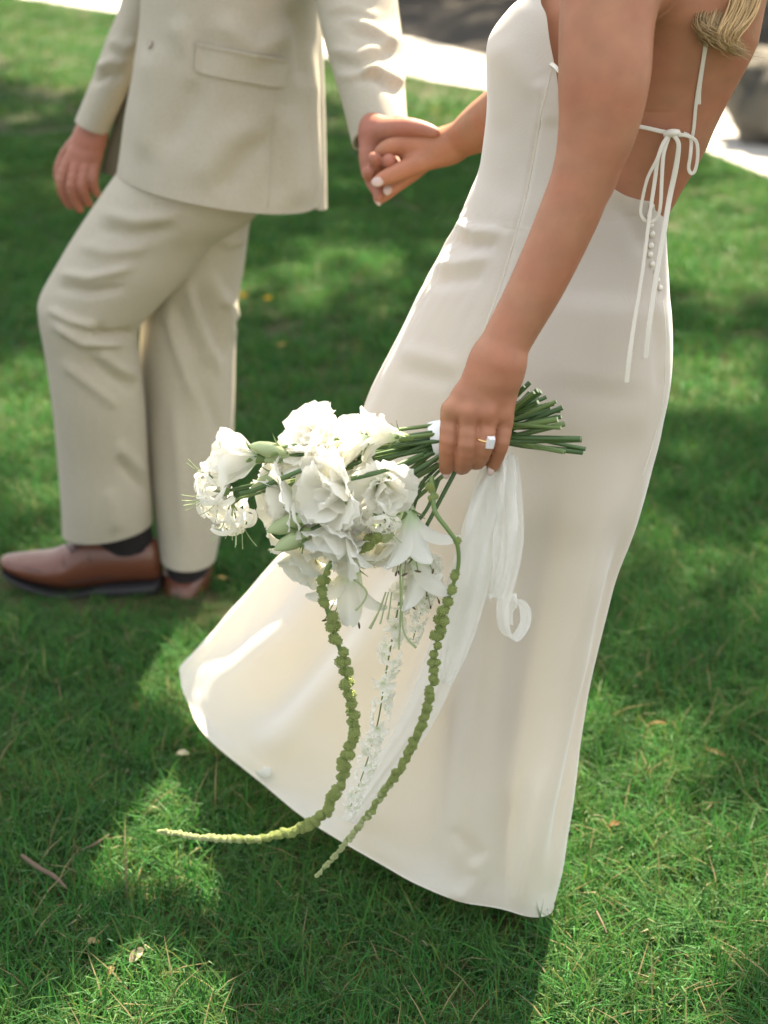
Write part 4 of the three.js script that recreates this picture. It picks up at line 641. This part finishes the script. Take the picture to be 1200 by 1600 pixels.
// ---------------------------------------------------------------- the bouquet
const bouquet = thing('bouquet', 'loose white bouquet of ruffled blooms with trailing green amaranth, held by its stems', 'bouquet');
{
  const r = rng(2024), ZB = -1.80;
  function petalGeo({ len, wid, bend, cup, ruffle, waves = 5, tip = 0, nu = 14, nv = 13, sd = 1, green = 0 }) {   // tip > 0: a pointed petal, else a broad one with a frilled, rounded end
    const pos = [], idx = [], col = [], q = rng(sd), ph = q() * 6, ph2 = q() * 6;
    let y = 0, z = 0;
    for (let j = 0; j <= nv; j++) {
      const v = j / nv, ang = bend[0] + (bend[1] - bend[0]) * v; if (j) { y += Math.cos(ang) * len / nv; z += Math.sin(ang) * len / nv; }
      const w = tip ? wid * (0.14 + 0.86 * Math.pow(Math.sin(Math.PI * Math.min(1, 0.08 + v * tip)), 0.75)) * (v > 0.9 ? 1 - (v - 0.9) * 3.2 : 1) : wid * (0.16 + 0.84 * Math.pow(Math.sin(Math.PI * 0.5 * Math.min(1, v * 1.25)), 1.15));
      for (let i = 0; i <= nu; i++) {
        const u = i / nu * 2 - 1, edge = tip ? Math.abs(u) * 0.6 + 0.4 * v : Math.pow(v, 1.6) * (0.35 + 0.65 * Math.max(Math.abs(u), smooth(0.6, 1, v)));
        const ru = ruffle * edge * (Math.sin(waves * u + ph + 1.5 * v) + 0.55 * Math.sin(waves * 2.1 * u + ph2 + 2 * v) + 0.5 * smooth(0.7, 1, v) * Math.sin(waves * 5 * u + ph));
        const c = cup * u * u * w * 1.2, back = tip ? 0 : -Math.pow(Math.abs(u), 2.4) * len * 0.34 * v * v + smooth(0.9, 1, v) * ruffle * 0.5 * Math.sin(u * 17 + ph);
        pos.push(u * w / 2 * (1 - Math.abs(cup) * 0.25 * u * u), y + Math.cos(ang + 1.57) * (c + ru) + Math.cos(ang) * back, z + Math.sin(ang + 1.57) * (c + ru) + Math.sin(ang) * back);
        const g = Math.max(0, green * (1 - smooth(0.0, 0.45, v)) + 0.06 * noise(u * 3 + ph, v * 7, ph2));
        col.push((1 - 0.1 * g) * (1 - 0.35 * g), 1 - 0.1 * g, (1 - 0.1 * g) * (1 - 0.6 * g));
      }
    }
    for (let j = 0; j < nv; j++) for (let i = 0; i < nu; i++) { const a = j * (nu + 1) + i; idx.push(a, a + 1, a + nu + 1, a + 1, a + nu + 2, a + nu + 1); }
    const g = geom(pos, idx); g.setAttribute('color', new THREE.Float32BufferAttribute(col, 3)); return g;
  }
  const aim = (dir) => new THREE.Quaternion().setFromUnitVectors(V(0, 1, 0), dir.clone().normalize());
  const kinds = {};
  const variants = (name, n, make) => kinds[name] = Array.from({ length: n }, (_, k) => petalGeo(make(k)));
  variants('outer', 6, (k) => ({ len: 0.054, wid: 0.068, bend: [0.12, 0.9], cup: -0.12, ruffle: 0.0042, waves: 3.2, sd: 10 + k, green: 0.35 }));
  variants('inner', 5, (k) => ({ len: 0.048, wid: 0.06, bend: [0.08, 0.42], cup: -0.3, ruffle: 0.0045, waves: 3.2, sd: 30 + k, green: 0.3 }));
  variants('core', 4, (k) => ({ len: 0.04, wid: 0.042, bend: [0.0, 0.05], cup: -0.5, ruffle: 0.005, waves: 4, sd: 40 + k, green: 0.45 }));
  variants('lily', 4, (k) => ({ len: 0.085, wid: 0.034, bend: [0.10, 0.95 + 0.15 * k], cup: -0.35, ruffle: 0.0022, waves: 3, tip: 0.9, sd: 50 + k, nv: 16, green: 0.5 }));
  variants('strap', 5, (k) => ({ len: 0.042, wid: 0.0085, bend: [0.15, 2.3 + 0.5 * k], cup: -0.25, ruffle: 0.0026, waves: 2, sd: 60 + k, nu: 4, nv: 18, tip: 0.95 }));
  variants('tiny', 4, (k) => ({ len: 0.015, wid: 0.0085, bend: [0.4, 1.6], cup: -0.3, ruffle: 0.0012, waves: 2, sd: 70 + k, nu: 4, nv: 7, tip: 0.9, green: 0.2 }));
  const pick = (n) => kinds[n][Math.floor(r() * kinds[n].length)];
  const calyxGeo = new THREE.LatheGeometry([[0.0001, -0.012], [0.0032, -0.01], [0.0055, -0.002], [0.0072, 0.008], [0.0066, 0.012]].map(([a, b]) => new THREE.Vector2(a, b)), 12);
  const sepalGeo = petalGeo({ len: 0.03, wid: 0.006, bend: [0.2, 0.7], cup: -0.2, ruffle: 0.0006, sd: 99, nu: 3, nv: 8, tip: 0.95 });
  function flower(px, py, z, dir, size, rings, label) {                       // rings: [kind, count, tilt, scale]
    const c = W(px, py, z), d = V(...dir).normalize();
    const f = part('flower', calyxGeo, MAT.stemPale, bouquet, label);
    f.position.copy(c).addScaledVector(d, -0.028 * size); f.quaternion.copy(aim(d)); f.scale.setScalar(size);
    let off = r() * 6;
    for (const [kind, n, tilt, s] of rings) { off += 0.5; for (let i = 0; i < n; i++) { const p = part('petal', pick(kind), MAT.petal, f); const a = off + i / n * 2 * Math.PI + rr(-0.16, 0.16, r); p.rotation.order = 'YXZ'; p.rotation.set(tilt + rr(-0.12, 0.12, r), a, rr(-0.1, 0.1, r)); p.position.set(Math.sin(a) * 0.0045, 0.003, Math.cos(a) * 0.0045); p.scale.setScalar(s * rr(0.9, 1.1, r)); } }
    for (let i = 0; i < 5; i++) { const p = part('sepal', sepalGeo, MAT.stemPale, f); p.rotation.order = 'YXZ'; p.rotation.set(0.3 + r() * 0.3, i * 1.257 + 0.3, 0); p.position.y = 0.002; }
    return f;
  }
  const full = [['outer', 5, 0.45, 1], ['outer', 4, 0.2, 0.95], ['inner', 4, 0.15, 1], ['core', 3, 0.05, 1]], open = [['outer', 5, 0.65, 1], ['inner', 4, 0.35, 1.0], ['core', 3, 0.1, 1]], bell = [['inner', 4, 0.2, 1.1], ['inner', 4, 0.05, 1.05], ['core', 2, 0, 1]];
  const loose = [['outer', 4, 0.5, 1], ['outer', 3, 0.25, 1], ['inner', 3, 0.15, 1.05], ['core', 2, 0.05, 1]];
  const grip = W(742, 684, -1.832);
  const blooms = [
    [488, 690, -1.81, [-0.6, 0.7, 0.4], 1.02, full, 'large ruffled white bloom at the top of the bouquet'], [372, 714, -1.80, [-1, 0.12, 0.2], 1.05, bell, 'white bell-shaped bloom facing outward'], [518, 770, -1.76, [-0.75, 0.1, 0.65], 1.1, loose, 'full ruffled white bloom in the middle'], [435, 785, -1.79, [-0.95, -0.15, 0.35], 1.05, open, 'white bloom with green veins'],
    [520, 848, -1.765, [-0.5, -0.65, 0.5], 1.12, loose, 'drooping ruffled white bloom'], [598, 770, -1.755, [0.15, -0.2, 1], 0.8, open, 'small white bloom beside the stems'], [552, 862, -1.79, [0.15, -0.85, 0.5], 1.15, open, 'pale greenish white bloom underneath'], [470, 880, -1.80, [-0.5, -0.8, 0.3], 1.0, open, 'thin-petalled white bloom at the lower edge'], [430, 740, -1.83, [-0.8, 0.3, -0.1], 0.95, open, 'half-hidden white bloom at the back'], [560, 820, -1.77, [0.1, -0.5, 0.85], 0.75, bell, 'small white bell bloom'], [480, 810, -1.80, [-0.6, -0.4, 0.6], 0.95, bell, 'white bell bloom between the larger ones'],
    [545, 700, -1.82, [-0.5, 0.55, 0.5], 0.9, open, 'white bloom behind the trumpet'], [600, 860, -1.80, [0.35, -0.8, 0.45], 0.95, open, 'sheer white bloom hanging low']];
  const made = blooms.map((b) => flower(...b));
  const trumpet = [['lily', 3, 0.0, 0.85], ['lily', 3, -0.05, 0.8]];
  const lilies = [[604, 678, -1.80, [-0.95, 0.25, 0.15], 0.85, trumpet, 'white trumpet bloom lying along the top'], [560, 690, -1.79, [-0.9, 0.05, 0.3], 0.7, trumpet, 'white trumpet bloom lower down'], [640, 822, -1.785, [0.1, -0.9, 0.35], 1.0, [['lily', 6, 0.12, 0.95]], 'white lily hanging face down'], [545, 905, -1.80, [-0.15, -1, 0.2], 1.0, [['lily', 5, 0.05, 0.95]], 'pale lily hanging below the blooms'], [655, 880, -1.79, [0.1, -1, 0.1], 0.9, [['lily', 4, 0.0, 1]], 'narrow white lily below the stems']];
  lilies.forEach((b, k) => {
    const f = flower(...b); made.push(f);
    if (k >= 2) for (let i = 0; i < 6; i++) { const a = i * 1.05 + r(), c = 0.5 + 0.3 * r(), pts = [[0, 0.004, 0, 0.0008], [Math.cos(a) * 0.008, 0.04, Math.sin(a) * 0.008, 0.0008], [Math.cos(a) * 0.022, 0.075 + 0.012 * c, Math.sin(a) * 0.022, 0.0007]]; const st = part('stamen', tube(pts, 12, 5), MAT.stemPale, f); const an = part('anther', new THREE.SphereGeometry(1, 8, 6).scale(0.0045, 0.0014, 0.0014), MAT.anther, f); an.position.set(pts[2][0], pts[2][1], pts[2][2]); an.rotation.set(r() * 3, r() * 3, r()); }
  });
  // curved pistils that hang below the lilies
  for (const pts of [[[552, 905, -1.77, 1.6], [573, 925, -1.765, 1.8], [560, 950, -1.763, 1.8], [535, 966, -1.762, 2], [522, 963, -1.762, 2.6]], [[630, 890, -1.77, 1.6], [628, 950, -1.765, 1.8], [632, 990, -1.763, 1.8], [650, 1012, -1.762, 2.6]], [[625, 885, -1.775, 2], [626, 950, -1.77, 2], [623, 1015, -1.768, 1.6]], [[603, 925, -1.78, 1.8], [592, 955, -1.775, 2], [578, 982, -1.772, 3.4]], [[607, 925, -1.78, 1.4], [598, 960, -1.775, 1.6], [594, 975, -1.772, 2]], [[612, 925, -1.78, 1.4], [608, 955, -1.775, 1.6], [606, 968, -1.772, 2]]]) part('pistil', tube(P4(pts.map(([x, y, z, w]) => [x, y, z, w * 0.8])), 24, 6), MAT.bud, bouquet);
  // nerine heads: clusters of curly strap petals
  function nerine(px, py, z, dir, n, size, label) {
    const c = W(px, py, z), d = V(...dir).normalize(), f = part('nerine', new THREE.SphereGeometry(0.006, 12, 8), MAT.stemPale, bouquet, label); f.position.copy(c);
    for (let i = 0; i < n; i++) {
      const a = V(rr(-1, 1, r), rr(-1, 1, r), rr(-0.7, 1, r)).normalize().multiplyScalar(0.9).add(d).normalize(), L = rr(0.02, 0.034, r) * size;
      part('pedicel', tube([[0, 0, 0, 0.001], [a.x * L * 0.5, a.y * L * 0.5 + 0.002, a.z * L * 0.5, 0.001], [a.x * L, a.y * L, a.z * L, 0.0012]], 6, 5), MAT.stemPale, f);
      for (let k = 0; k < 6; k++) { const p = part('petal', pick('strap'), MAT.petal, f); p.quaternion.copy(aim(a)).multiply(new THREE.Quaternion().setFromEuler(new THREE.Euler(rr(0.1, 0.35, r), k * 1.047 + r() * 0.4, 0, 'YXZ'))); p.position.set(a.x * L, a.y * L, a.z * L); p.scale.setScalar(size * rr(0.8, 1.1, r)); }
      for (let k = 0; k < 2; k++) { const b = a.clone().add(V(rr(-0.4, 0.4, r), rr(-0.4, 0.4, r), rr(-0.4, 0.4, r))).normalize(), e = a.clone().multiplyScalar(L).addScaledVector(b, 0.034 * size); part('stamen', tube([[a.x * L, a.y * L, a.z * L, 0.0005], [lerp(a.x * L, e.x, 0.5), lerp(a.y * L, e.y, 0.5) - 0.003, lerp(a.z * L, e.z, 0.5), 0.0005], [e.x, e.y, e.z, 0.0006]], 6, 4), MAT.bud, f); }
    }
    return f;
  }
  const n1 = nerine(352, 768, -1.80, [-1, 0.25, 0.2], 5, 0.95, 'curly white cluster at the outer tip'), n2 = nerine(362, 782, -1.79, [-0.1, -1, 0.25], 5, 0.95, 'curly white cluster hanging down at the tip');
  nerine(590, 800, -1.76, [0.2, -0.3, 1], 3, 0.7, 'small curly cluster among the stems');
  // buds
  const budGeo = (() => { const g = new THREE.LatheGeometry([[0.0002, -0.032], [0.007, -0.027], [0.0125, -0.012], [0.0135, 0.002], [0.010, 0.018], [0.005, 0.028], [0.0006, 0.034]].map(([a, b]) => new THREE.Vector2(a, b)), 22), P = g.attributes.position; for (let i = 0; i < P.count; i++) { const a = Math.atan2(P.getZ(i), P.getX(i)) + P.getY(i) * 35, k = 1 + 0.09 * Math.sin(a * 3); P.setXYZ(i, P.getX(i) * k, P.getY(i), P.getZ(i) * k); } g.computeVertexNormals(); return g; })();
  const buds = [];
  for (const [x, y, z, d, s] of [[452, 818, -1.765, [-0.95, -0.3, 0.2], 0.85], [460, 843, -1.76, [-0.9, -0.42, 0.2], 0.8], [420, 702, -1.80, [-1, 0.25, 0.1], 0.7], [432, 715, -1.805, [-0.9, -0.1, 0.1], 0.55], [420, 752, -1.80, [-1, -0.4, 0.1], 0.7]]) { const b = part('bud', budGeo, MAT.bud, bouquet); b.position.copy(W(x, y, z)); b.quaternion.copy(aim(V(...d))); b.scale.setScalar(s); buds.push(b); for (let i = 0; i < 4; i++) { const p = part('sepal', sepalGeo, MAT.stemPale, b); p.rotation.order = 'YXZ'; p.rotation.set(0.25, i * 1.57, 0); p.position.y = -0.033; p.scale.setScalar(1.5); } }
  // stems: from each bloom through the hand, fanning out behind it
  const ends = [[827, 598], [834, 613], [846, 612], [853, 621], [866, 630], [874, 642], [876, 651], [883, 663], [910, 686], [915, 701], [883, 705], [858, 640], [842, 628], [870, 655], [862, 668]];
  const heads = [...made, n1, n2, ...buds].map((f) => f.position.clone());
  for (let i = 0; i < 26; i++) {
    const h = i < heads.length ? heads[i] : heads[Math.floor(r() * heads.length)].clone().add(V(rr(-0.02, 0.02, r), rr(-0.02, 0.02, r), -0.02)), e = ends[i % ends.length], ez = W(e[0] + rr(-5, 5, r) * (i >= ends.length ? 2 : 0.3), e[1] + rr(-4, 4, r) * (i >= ends.length ? 1.5 : 0.3), -1.825 + rr(-0.022, 0.022, r));
    const a = r() * 6.28, rad = 0.021 * Math.sqrt(r()), g = grip.clone().add(V(0, Math.sin(a) * rad, Math.cos(a) * rad * 0.8)), k = rr(0.0021, 0.0036, r);
    const m = h.clone().lerp(g, 0.62); m.y += 0.004; m.z = Math.max(m.z, lerp(h.z, g.z, 0.6)) + rr(-0.004, 0.012, r);
    const st = part('stem', tube([[h.x, h.y, h.z, k * 0.75], [m.x, m.y, m.z, k * 0.9], [g.x, g.y, g.z, k], [lerp(g.x, ez.x, 0.5), lerp(g.y, ez.y, 0.5), lerp(g.z, ez.z, 0.5), k], [ez.x, ez.y, ez.z, k * 1.03]], 40, 8, { caps: false }), i % 3 === 1 ? MAT.stemPale : MAT.stem, bouquet);
    const cut = part('cut_end', new THREE.CircleGeometry(k, 8), MAT.cut, st); cut.position.copy(ez); cut.lookAt(ez.clone().add(ez.clone().sub(g)));
  }
  for (const pts of [[[470, 735, -1.77, 4], [400, 765, -1.78, 4], [375, 772, -1.785, 4]], [[660, 710, -1.79, 4], [600, 735, -1.755, 4], [548, 748, -1.75, 4]], [[665, 745, -1.80, 2.6], [648, 790, -1.80, 2.4], [640, 835, -1.795, 2]], [[685, 750, -1.80, 3.4], [670, 790, -1.795, 3], [655, 812, -1.79, 3]]]) part('stem', tube(P4(pts), 16, 8), MAT.stem, bouquet);
  part('wrapping_tape', tube([[W(676, 693, -1.832).x, W(676, 693, -1.832).y, -1.832, 0.0255], [W(690, 690, -1.832).x, W(690, 690, -1.832).y, -1.832, 0.0262], [W(720, 688, -1.832).x, W(720, 688, -1.832).y, -1.832, 0.0255]], 10, 20, { caps: false }), MAT.tape, bouquet);
  // amaranth: knobbly balls strung along a hanging stalk, thinning to a tail
  const ballGeo = []; for (let k = 0; k < 4; k++) { const q = rng(500 + k), list = []; for (let i = 0; i < 84; i++) { const y = 1 - 2 * (i + 0.5) / 84, a = i * 2.39996, s = Math.sqrt(1 - y * y), o = rr(0.72, 1.02, q), g = new THREE.IcosahedronGeometry(rr(0.12, 0.2, q), 0); g.rotateX(a * 3); g.translate(Math.cos(a) * s * o, y * o, Math.sin(a) * s * o); list.push(g.deleteAttribute('uv')); } const c = new THREE.IcosahedronGeometry(0.78, 1); list.push(c.deleteAttribute('uv')); const g = mergeGeometries(list); ballGeo.push(g); }
  function amaranth(pts, sizes, label) {                                      // sizes: [[along 0..1, ball radius px, gap px]...]
    const line = P4(pts.map(([x, y, z]) => [x, y, z, 3])), stalk = part('amaranth', tube(line.map((p, i) => [p[0], p[1], p[2], lerp(0.0032, 0.0012, i / (line.length - 1))]), 70, 7), MAT.stemPale, bouquet, label);
    const fine = []; for (let i = 0; i <= 800; i++) fine.push(catmull(line, i / 800));
    let total = 0; const at = [0]; for (let i = 1; i <= 800; i++) { total += Math.hypot(fine[i][0] - fine[i - 1][0], fine[i][1] - fine[i - 1][1], fine[i][2] - fine[i - 1][2]); at.push(total); }
    let s = 0, n = 0;
    while (s < total) {
      const t = s / total; let k = 0; while (k + 2 < sizes.length && t > sizes[k + 1][0]) k++;
      const f = clamp((t - sizes[k][0]) / (sizes[k + 1][0] - sizes[k][0])), m = 0.00070, rad = lerp(sizes[k][1], sizes[k + 1][1], f) * m, gap = lerp(sizes[k][2], sizes[k + 1][2], f) * m;
      const i = at.findIndex((x) => x >= s), p = fine[Math.max(0, i)], per = gap > 6 * m ? 2 : 2;
      for (let j = 0; j < per && rad > 0; j++) { const b = part('seed_cluster', ballGeo[n++ % 4], t > 0.7 + 0.22 * r() ? MAT.amaranthPale : MAT.amaranth, stalk), a = r() * 6.28, o = rad * rr(0.35, 0.75, r); b.position.set(p[0] + Math.cos(a) * o, p[1] + rr(-0.4, 0.4, r) * rad, p[2] + Math.sin(a) * o); b.scale.setScalar(rad * rr(0.75, 1.1, r)); b.rotation.set(r() * 6, r() * 6, r() * 6); }
      s += gap;
    }
  }
  amaranth([[518, 878, -1.745], [506, 905, -1.745], [508, 940, -1.745], [522, 985, -1.745], [538, 1040, -1.745], [546, 1095, -1.745], [549, 1140, -1.745], [540, 1190, -1.745], [524, 1240, -1.745], [498, 1280, -1.745], [450, 1301, -1.745], [390, 1311, -1.745], [320, 1308, -1.745], [246, 1298, -1.745]], [[0, 0, 20], [0.03, 8, 18], [0.1, 10.5, 24], [0.36, 10, 19], [0.5, 9.5, 11], [0.7, 7.5, 6], [0.85, 5.8, 4.5], [1, 3.6, 4]], 'long green amaranth tassel curling away at its tip');
  amaranth([[674, 745, -1.78], [676, 770, -1.765], [680, 800, -1.755], [700, 828, -1.75], [714, 850, -1.75], [716, 885, -1.75], [704, 925, -1.75], [690, 965, -1.75], [682, 1010, -1.75], [676, 1060, -1.75], [660, 1130, -1.75], [630, 1190, -1.75], [595, 1245, -1.75], [555, 1300, -1.75], [494, 1370, -1.75]], [[0, 0, 20], [0.03, 11, 16], [0.06, 0, 55], [0.15, 7, 60], [0.22, 9, 26], [0.3, 9.5, 18], [0.5, 7.5, 11], [0.6, 7, 6.5], [0.85, 4.8, 4.8], [1, 3.4, 3.6]], 'long thin green amaranth tassel hanging straight');
  amaranth([[560, 860, -1.76], [590, 838, -1.755], [606, 836, -1.75]], [[0, 6, 8], [0.5, 11, 6], [1, 8, 6]], 'short green amaranth tuft among the blooms');
  // hanging sprigs of small white florets
  const floretGeo = (() => { const q = rng(808), list = []; for (let k = 0; k < 5; k++) { const g = kinds.tiny[k % 4].clone(), m = new THREE.Matrix4().makeRotationFromEuler(new THREE.Euler(rr(0.2, 0.6, q), k * 1.257, 0, 'YXZ')); list.push(g.applyMatrix4(m)); } return mergeGeometries(list); })();
  function sprig(pts, n, s0, s1, label) {
    const line = P4(pts), stalk = part('floret_sprig', tube(line, 40, 6), MAT.stemPale, bouquet, label);
    for (let i = 0; i < n; i++) { const t = (i + 0.5) / n, p = catmull(line, t), f = part('floret', floretGeo, MAT.petal, stalk), a = V(rr(-1, 1, r), rr(-0.7, 0.4, r), rr(-0.3, 1, r)).normalize(); f.quaternion.copy(aim(a)); f.position.set(p[0] + a.x * 0.006, p[1] + a.y * 0.006, p[2] + a.z * 0.006); f.scale.setScalar(lerp(s0, s1, t) * rr(0.8, 1.2, r)); }
  }
  sprig([[664, 860, -1.79, 1.6], [680, 900, -1.785, 1.4], [660, 950, -1.78, 1.2], [645, 1000, -1.78, 1]], 30, 0.8, 0.5, 'drooping sprig of tiny white florets');
  sprig([[640, 850, -1.80, 2], [622, 950, -1.80, 1.6], [605, 1040, -1.80, 1.4], [590, 1130, -1.80, 1.2], [570, 1200, -1.80, 1], [548, 1260, -1.80, 0.8]], 44, 1.25, 0.75, 'long sprig of white florets trailing before the dress');
  // chiffon ribbon: loops and tails below the hand
  function ribbon(pts, name, wav) {                                          // [px,py,z,half width px, turn]
    const pos = [], idx = [], n = 60, m = 10, K = pts.map(([x, y, z, w, t]) => { const p = W(x, y, z); return [p.x, p.y, p.z, w * mAt(p), t || 0]; });
    for (let i = 0; i <= n; i++) {
      const c = catmull(K, i / n), d = catmull(K, Math.min(1, i / n + 0.01)).map((v, k) => v - c[k]), dir = V(d[0], d[1], d[2]).normalize(), across = V(Math.cos(c[4]), 0, Math.sin(c[4])).addScaledVector(dir, -V(Math.cos(c[4]), 0, Math.sin(c[4])).dot(dir)).normalize(), out = across.clone().cross(dir);
      for (let j = 0; j <= m; j++) { const u = j / m * 2 - 1, h = wav * Math.sin(u * 5 + i * 0.09) + wav * 0.5 * noise(u * 3, i * 0.12, wav * 1000), e = c[3] * (u + 0.05 * noise(i * 0.5, u, 3)); pos.push(c[0] + across.x * e + out.x * h, c[1] + across.y * e + out.y * h, c[2] + across.z * e + out.z * h); }
    }
    for (let i = 0; i < n; i++) for (let j = 0; j < m; j++) { const a = i * (m + 1) + j; idx.push(a, a + 1, a + m + 1, a + 1, a + m + 2, a + m + 1); }
    part(name, geom(pos, idx), MAT.chiffon, bouquet);
  }
  ribbon([[780, 714, -1.80, 12, 0], [768, 760, -1.785, 22, 0.3], [752, 830, -1.775, 27, -0.2], [737, 910, -1.77, 26, 0.3], [716, 1000, -1.77, 22, 0.1], [694, 1068, -1.77, 10, 0.3]], 'ribbon_tail', 0.006);
  ribbon([[790, 708, -1.80, 12, 0], [792, 760, -1.782, 16, -0.3], [790, 830, -1.772, 18, 0.3], [784, 890, -1.766, 15, 0], [776, 935, -1.765, 12, 0.3]], 'ribbon_tail', 0.006);
  ribbon([[774, 712, -1.80, 12, 0], [772, 770, -1.79, 18, 0.4], [770, 850, -1.785, 22, -0.3], [762, 900, -1.783, 20, 0.3], [752, 935, -1.782, 14, 0]], 'ribbon_tail', 0.007);
  ribbon([[798, 715, -1.803, 12, 0.30], [804, 770, -1.79, 13, 0.45], [806, 840, -1.782, 13, 0.35], [797, 900, -1.776, 12, 0.55], [785, 945, -1.77, 12, 0.75], [788, 982, -1.766, 12, 0.85], [803, 997, -1.765, 12, 0.95], [819, 978, -1.768, 12, 0.85], [820, 952, -1.772, 12, 0.65], [806, 938, -1.775, 12, 0.55], [794, 950, -1.778, 11, 0.65], [796, 975, -1.778, 9, 0.75]], 'ribbon_loop', 0.0015);
  ribbon([[770, 716, -1.815, 14, 0], [752, 800, -1.80, 22, 0.1], [728, 900, -1.80, 26, 0.2], [700, 1010, -1.80, 27, 0.3], [660, 1110, -1.81, 25, 0.3], [605, 1200, -1.83, 20, 0.3], [545, 1285, -1.85, 14, 0.3]], 'ribbon_tail', 0.005);
}

// ---------------------------------------------------------------- small things lying in the grass
{
  const r = rng(31);
  const dryMat = (c) => new THREE.MeshPhysicalMaterial({ color: c, roughness: 0.9, transmission: 0.25, thickness: 0, side: THREE.DoubleSide });
  function leaf(px, py, len, wid, turn, col, label, y = 0.032) {
    const pos = [], idx = [], n = 8, m = 4; for (let i = 0; i <= n; i++) for (let j = 0; j <= m; j++) { const t = i / n, u = j / m * 2 - 1, w = wid * Math.pow(Math.sin(Math.PI * (0.04 + 0.93 * t)), 0.8); pos.push((t - 0.5) * len, 0.16 * wid * u * u * 2 + 0.12 * len * Math.sin(t * 3) + 0.02 * len * noise(t * 4, u * 2, px), u * w / 2); } for (let i = 0; i < n; i++) for (let j = 0; j < m; j++) { const a = i * (m + 1) + j; idx.push(a, a + 1, a + m + 1, a + 1, a + m + 2, a + m + 1); }
    const o = single('fallen_leaf', geom(pos, idx), dryMat(col), label, 'leaf', 'dry leaves in the grass'); o.position.copy(G(px, py, y)); o.rotation.set(rr(-0.3, 0.5, r), turn, rr(-0.3, 0.3, r));
  }
  leaf(215, 1495, 0.026, 0.016, 0.9, C3(0.55, 0.45, 0.30), 'pale tan curled leaf in the sunlit grass'); leaf(173, 1519, 0.02, 0.010, 1.4, C3(0.34, 0.20, 0.09), 'small orange-brown leaf near the pale tan one'); leaf(142, 1476, 0.026, 0.014, 0.2, C3(0.42, 0.33, 0.14), 'crumpled yellowish leaf near the pale tan one');
  leaf(1024, 1136, 0.045, 0.012, -0.5, C3(0.33, 0.20, 0.09), 'long orange-brown leaf in the grass beside the dress hem'); leaf(1118, 1178, 0.036, 0.010, -0.6, C3(0.30, 0.21, 0.09), 'narrow brown leaf farther out beside the dress'); leaf(345, 905, 0.03, 0.01, -0.8, C3(0.42, 0.30, 0.10), 'thin yellow-brown leaf behind the rear shoe'); leaf(960, 1290, 0.02, 0.012, 0.4, C3(0.34, 0.16, 0.07), 'small reddish leaf near the dress hem'); leaf(285, 1180, 0.022, 0.014, 0.3, C3(0.62, 0.58, 0.42), 'bleached leaf beneath the hem\'s raised corner'); leaf(440, 541, 0.03, 0.014, 0.2, C3(0.42, 0.30, 0.08), 'brown leaf in the grass behind the rear trouser leg');
  const twig = (pts, label) => single('twig', tube(pts.map(([x, y, h, rad]) => { const p = G(x, y, h); return [p.x, p.y, p.z, rad]; }), 20, 7), new THREE.MeshStandardMaterial({ color: C3(0.12, 0.085, 0.055), roughness: 0.95 }), label, 'twig', 'twigs in the grass');
  twig([[34, 1337, 0.05, 0.0035], [60, 1356, 0.048, 0.004], [85, 1370, 0.046, 0.0035], [104, 1388, 0.04, 0.002]], 'short brown twig lying in the shaded grass'); twig([[126, 1329, 0.045, 0.001], [150, 1318, 0.05, 0.002], [170, 1304, 0.045, 0.001]], 'thin grey twig above the brown one'); twig([[932, 1424, 0.05, 0.0014], [940, 1440, 0.05, 0.0016], [948, 1458, 0.045, 0.001]], 'thin straw stalk beside the hem\'s corner');
  // dandelions
  const yel = new THREE.MeshStandardMaterial({ color: C3(0.75, 0.48, 0.03), roughness: 0.9 });
  for (const [px, py, lab] of [[380, 466, 'yellow dandelion behind the rear trouser leg'], [419, 470, 'brighter yellow dandelion a step from the trousers']]) {
    const d = thing('dandelion', lab, 'flower', 'dandelions in the lawn'), p = G(px, py, 0.05); d.position.set(p.x, 0, p.z);
    part('stem', tube([[0, 0, 0, 0.0015], [0.002, 0.03, 0, 0.0015], [0, 0.055, 0, 0.0015]], 6, 6), MAT.stemPale, d);
    const list = []; for (let i = 0; i < 60; i++) { const g = new THREE.BoxGeometry(0.012, 0.0006, 0.0022); g.translate(0.008, 0, 0); g.rotateZ(rr(0, 1.2, r)); g.rotateY(i * 2.4); list.push(g); } part('flower_head', merge(list), yel, d).position.y = 0.055;
  }
  // a stray petal caught at the hem
  const pm = new THREE.MeshPhysicalMaterial({ color: C3(0.85, 0.85, 0.78), roughness: 1, transmission: 0.3, thickness: 0, side: THREE.DoubleSide });
  for (const [px, py, z, s, t, lab] of [[425, 1212, -2.15, 0.022, 0.4, 'white petal caught on the near edge of the dress hem']]) { const g = new THREE.SphereGeometry(s, 12, 8, 0, 2.2, 0.6, 1.1); g.translate(0, 0, -s); const o = single('fallen_petal', g, pm, lab, 'petal'); o.position.copy(W(px, py, z)); o.rotation.set(0.6, t, 0.8); }
}
renderer.render(scene, camera);
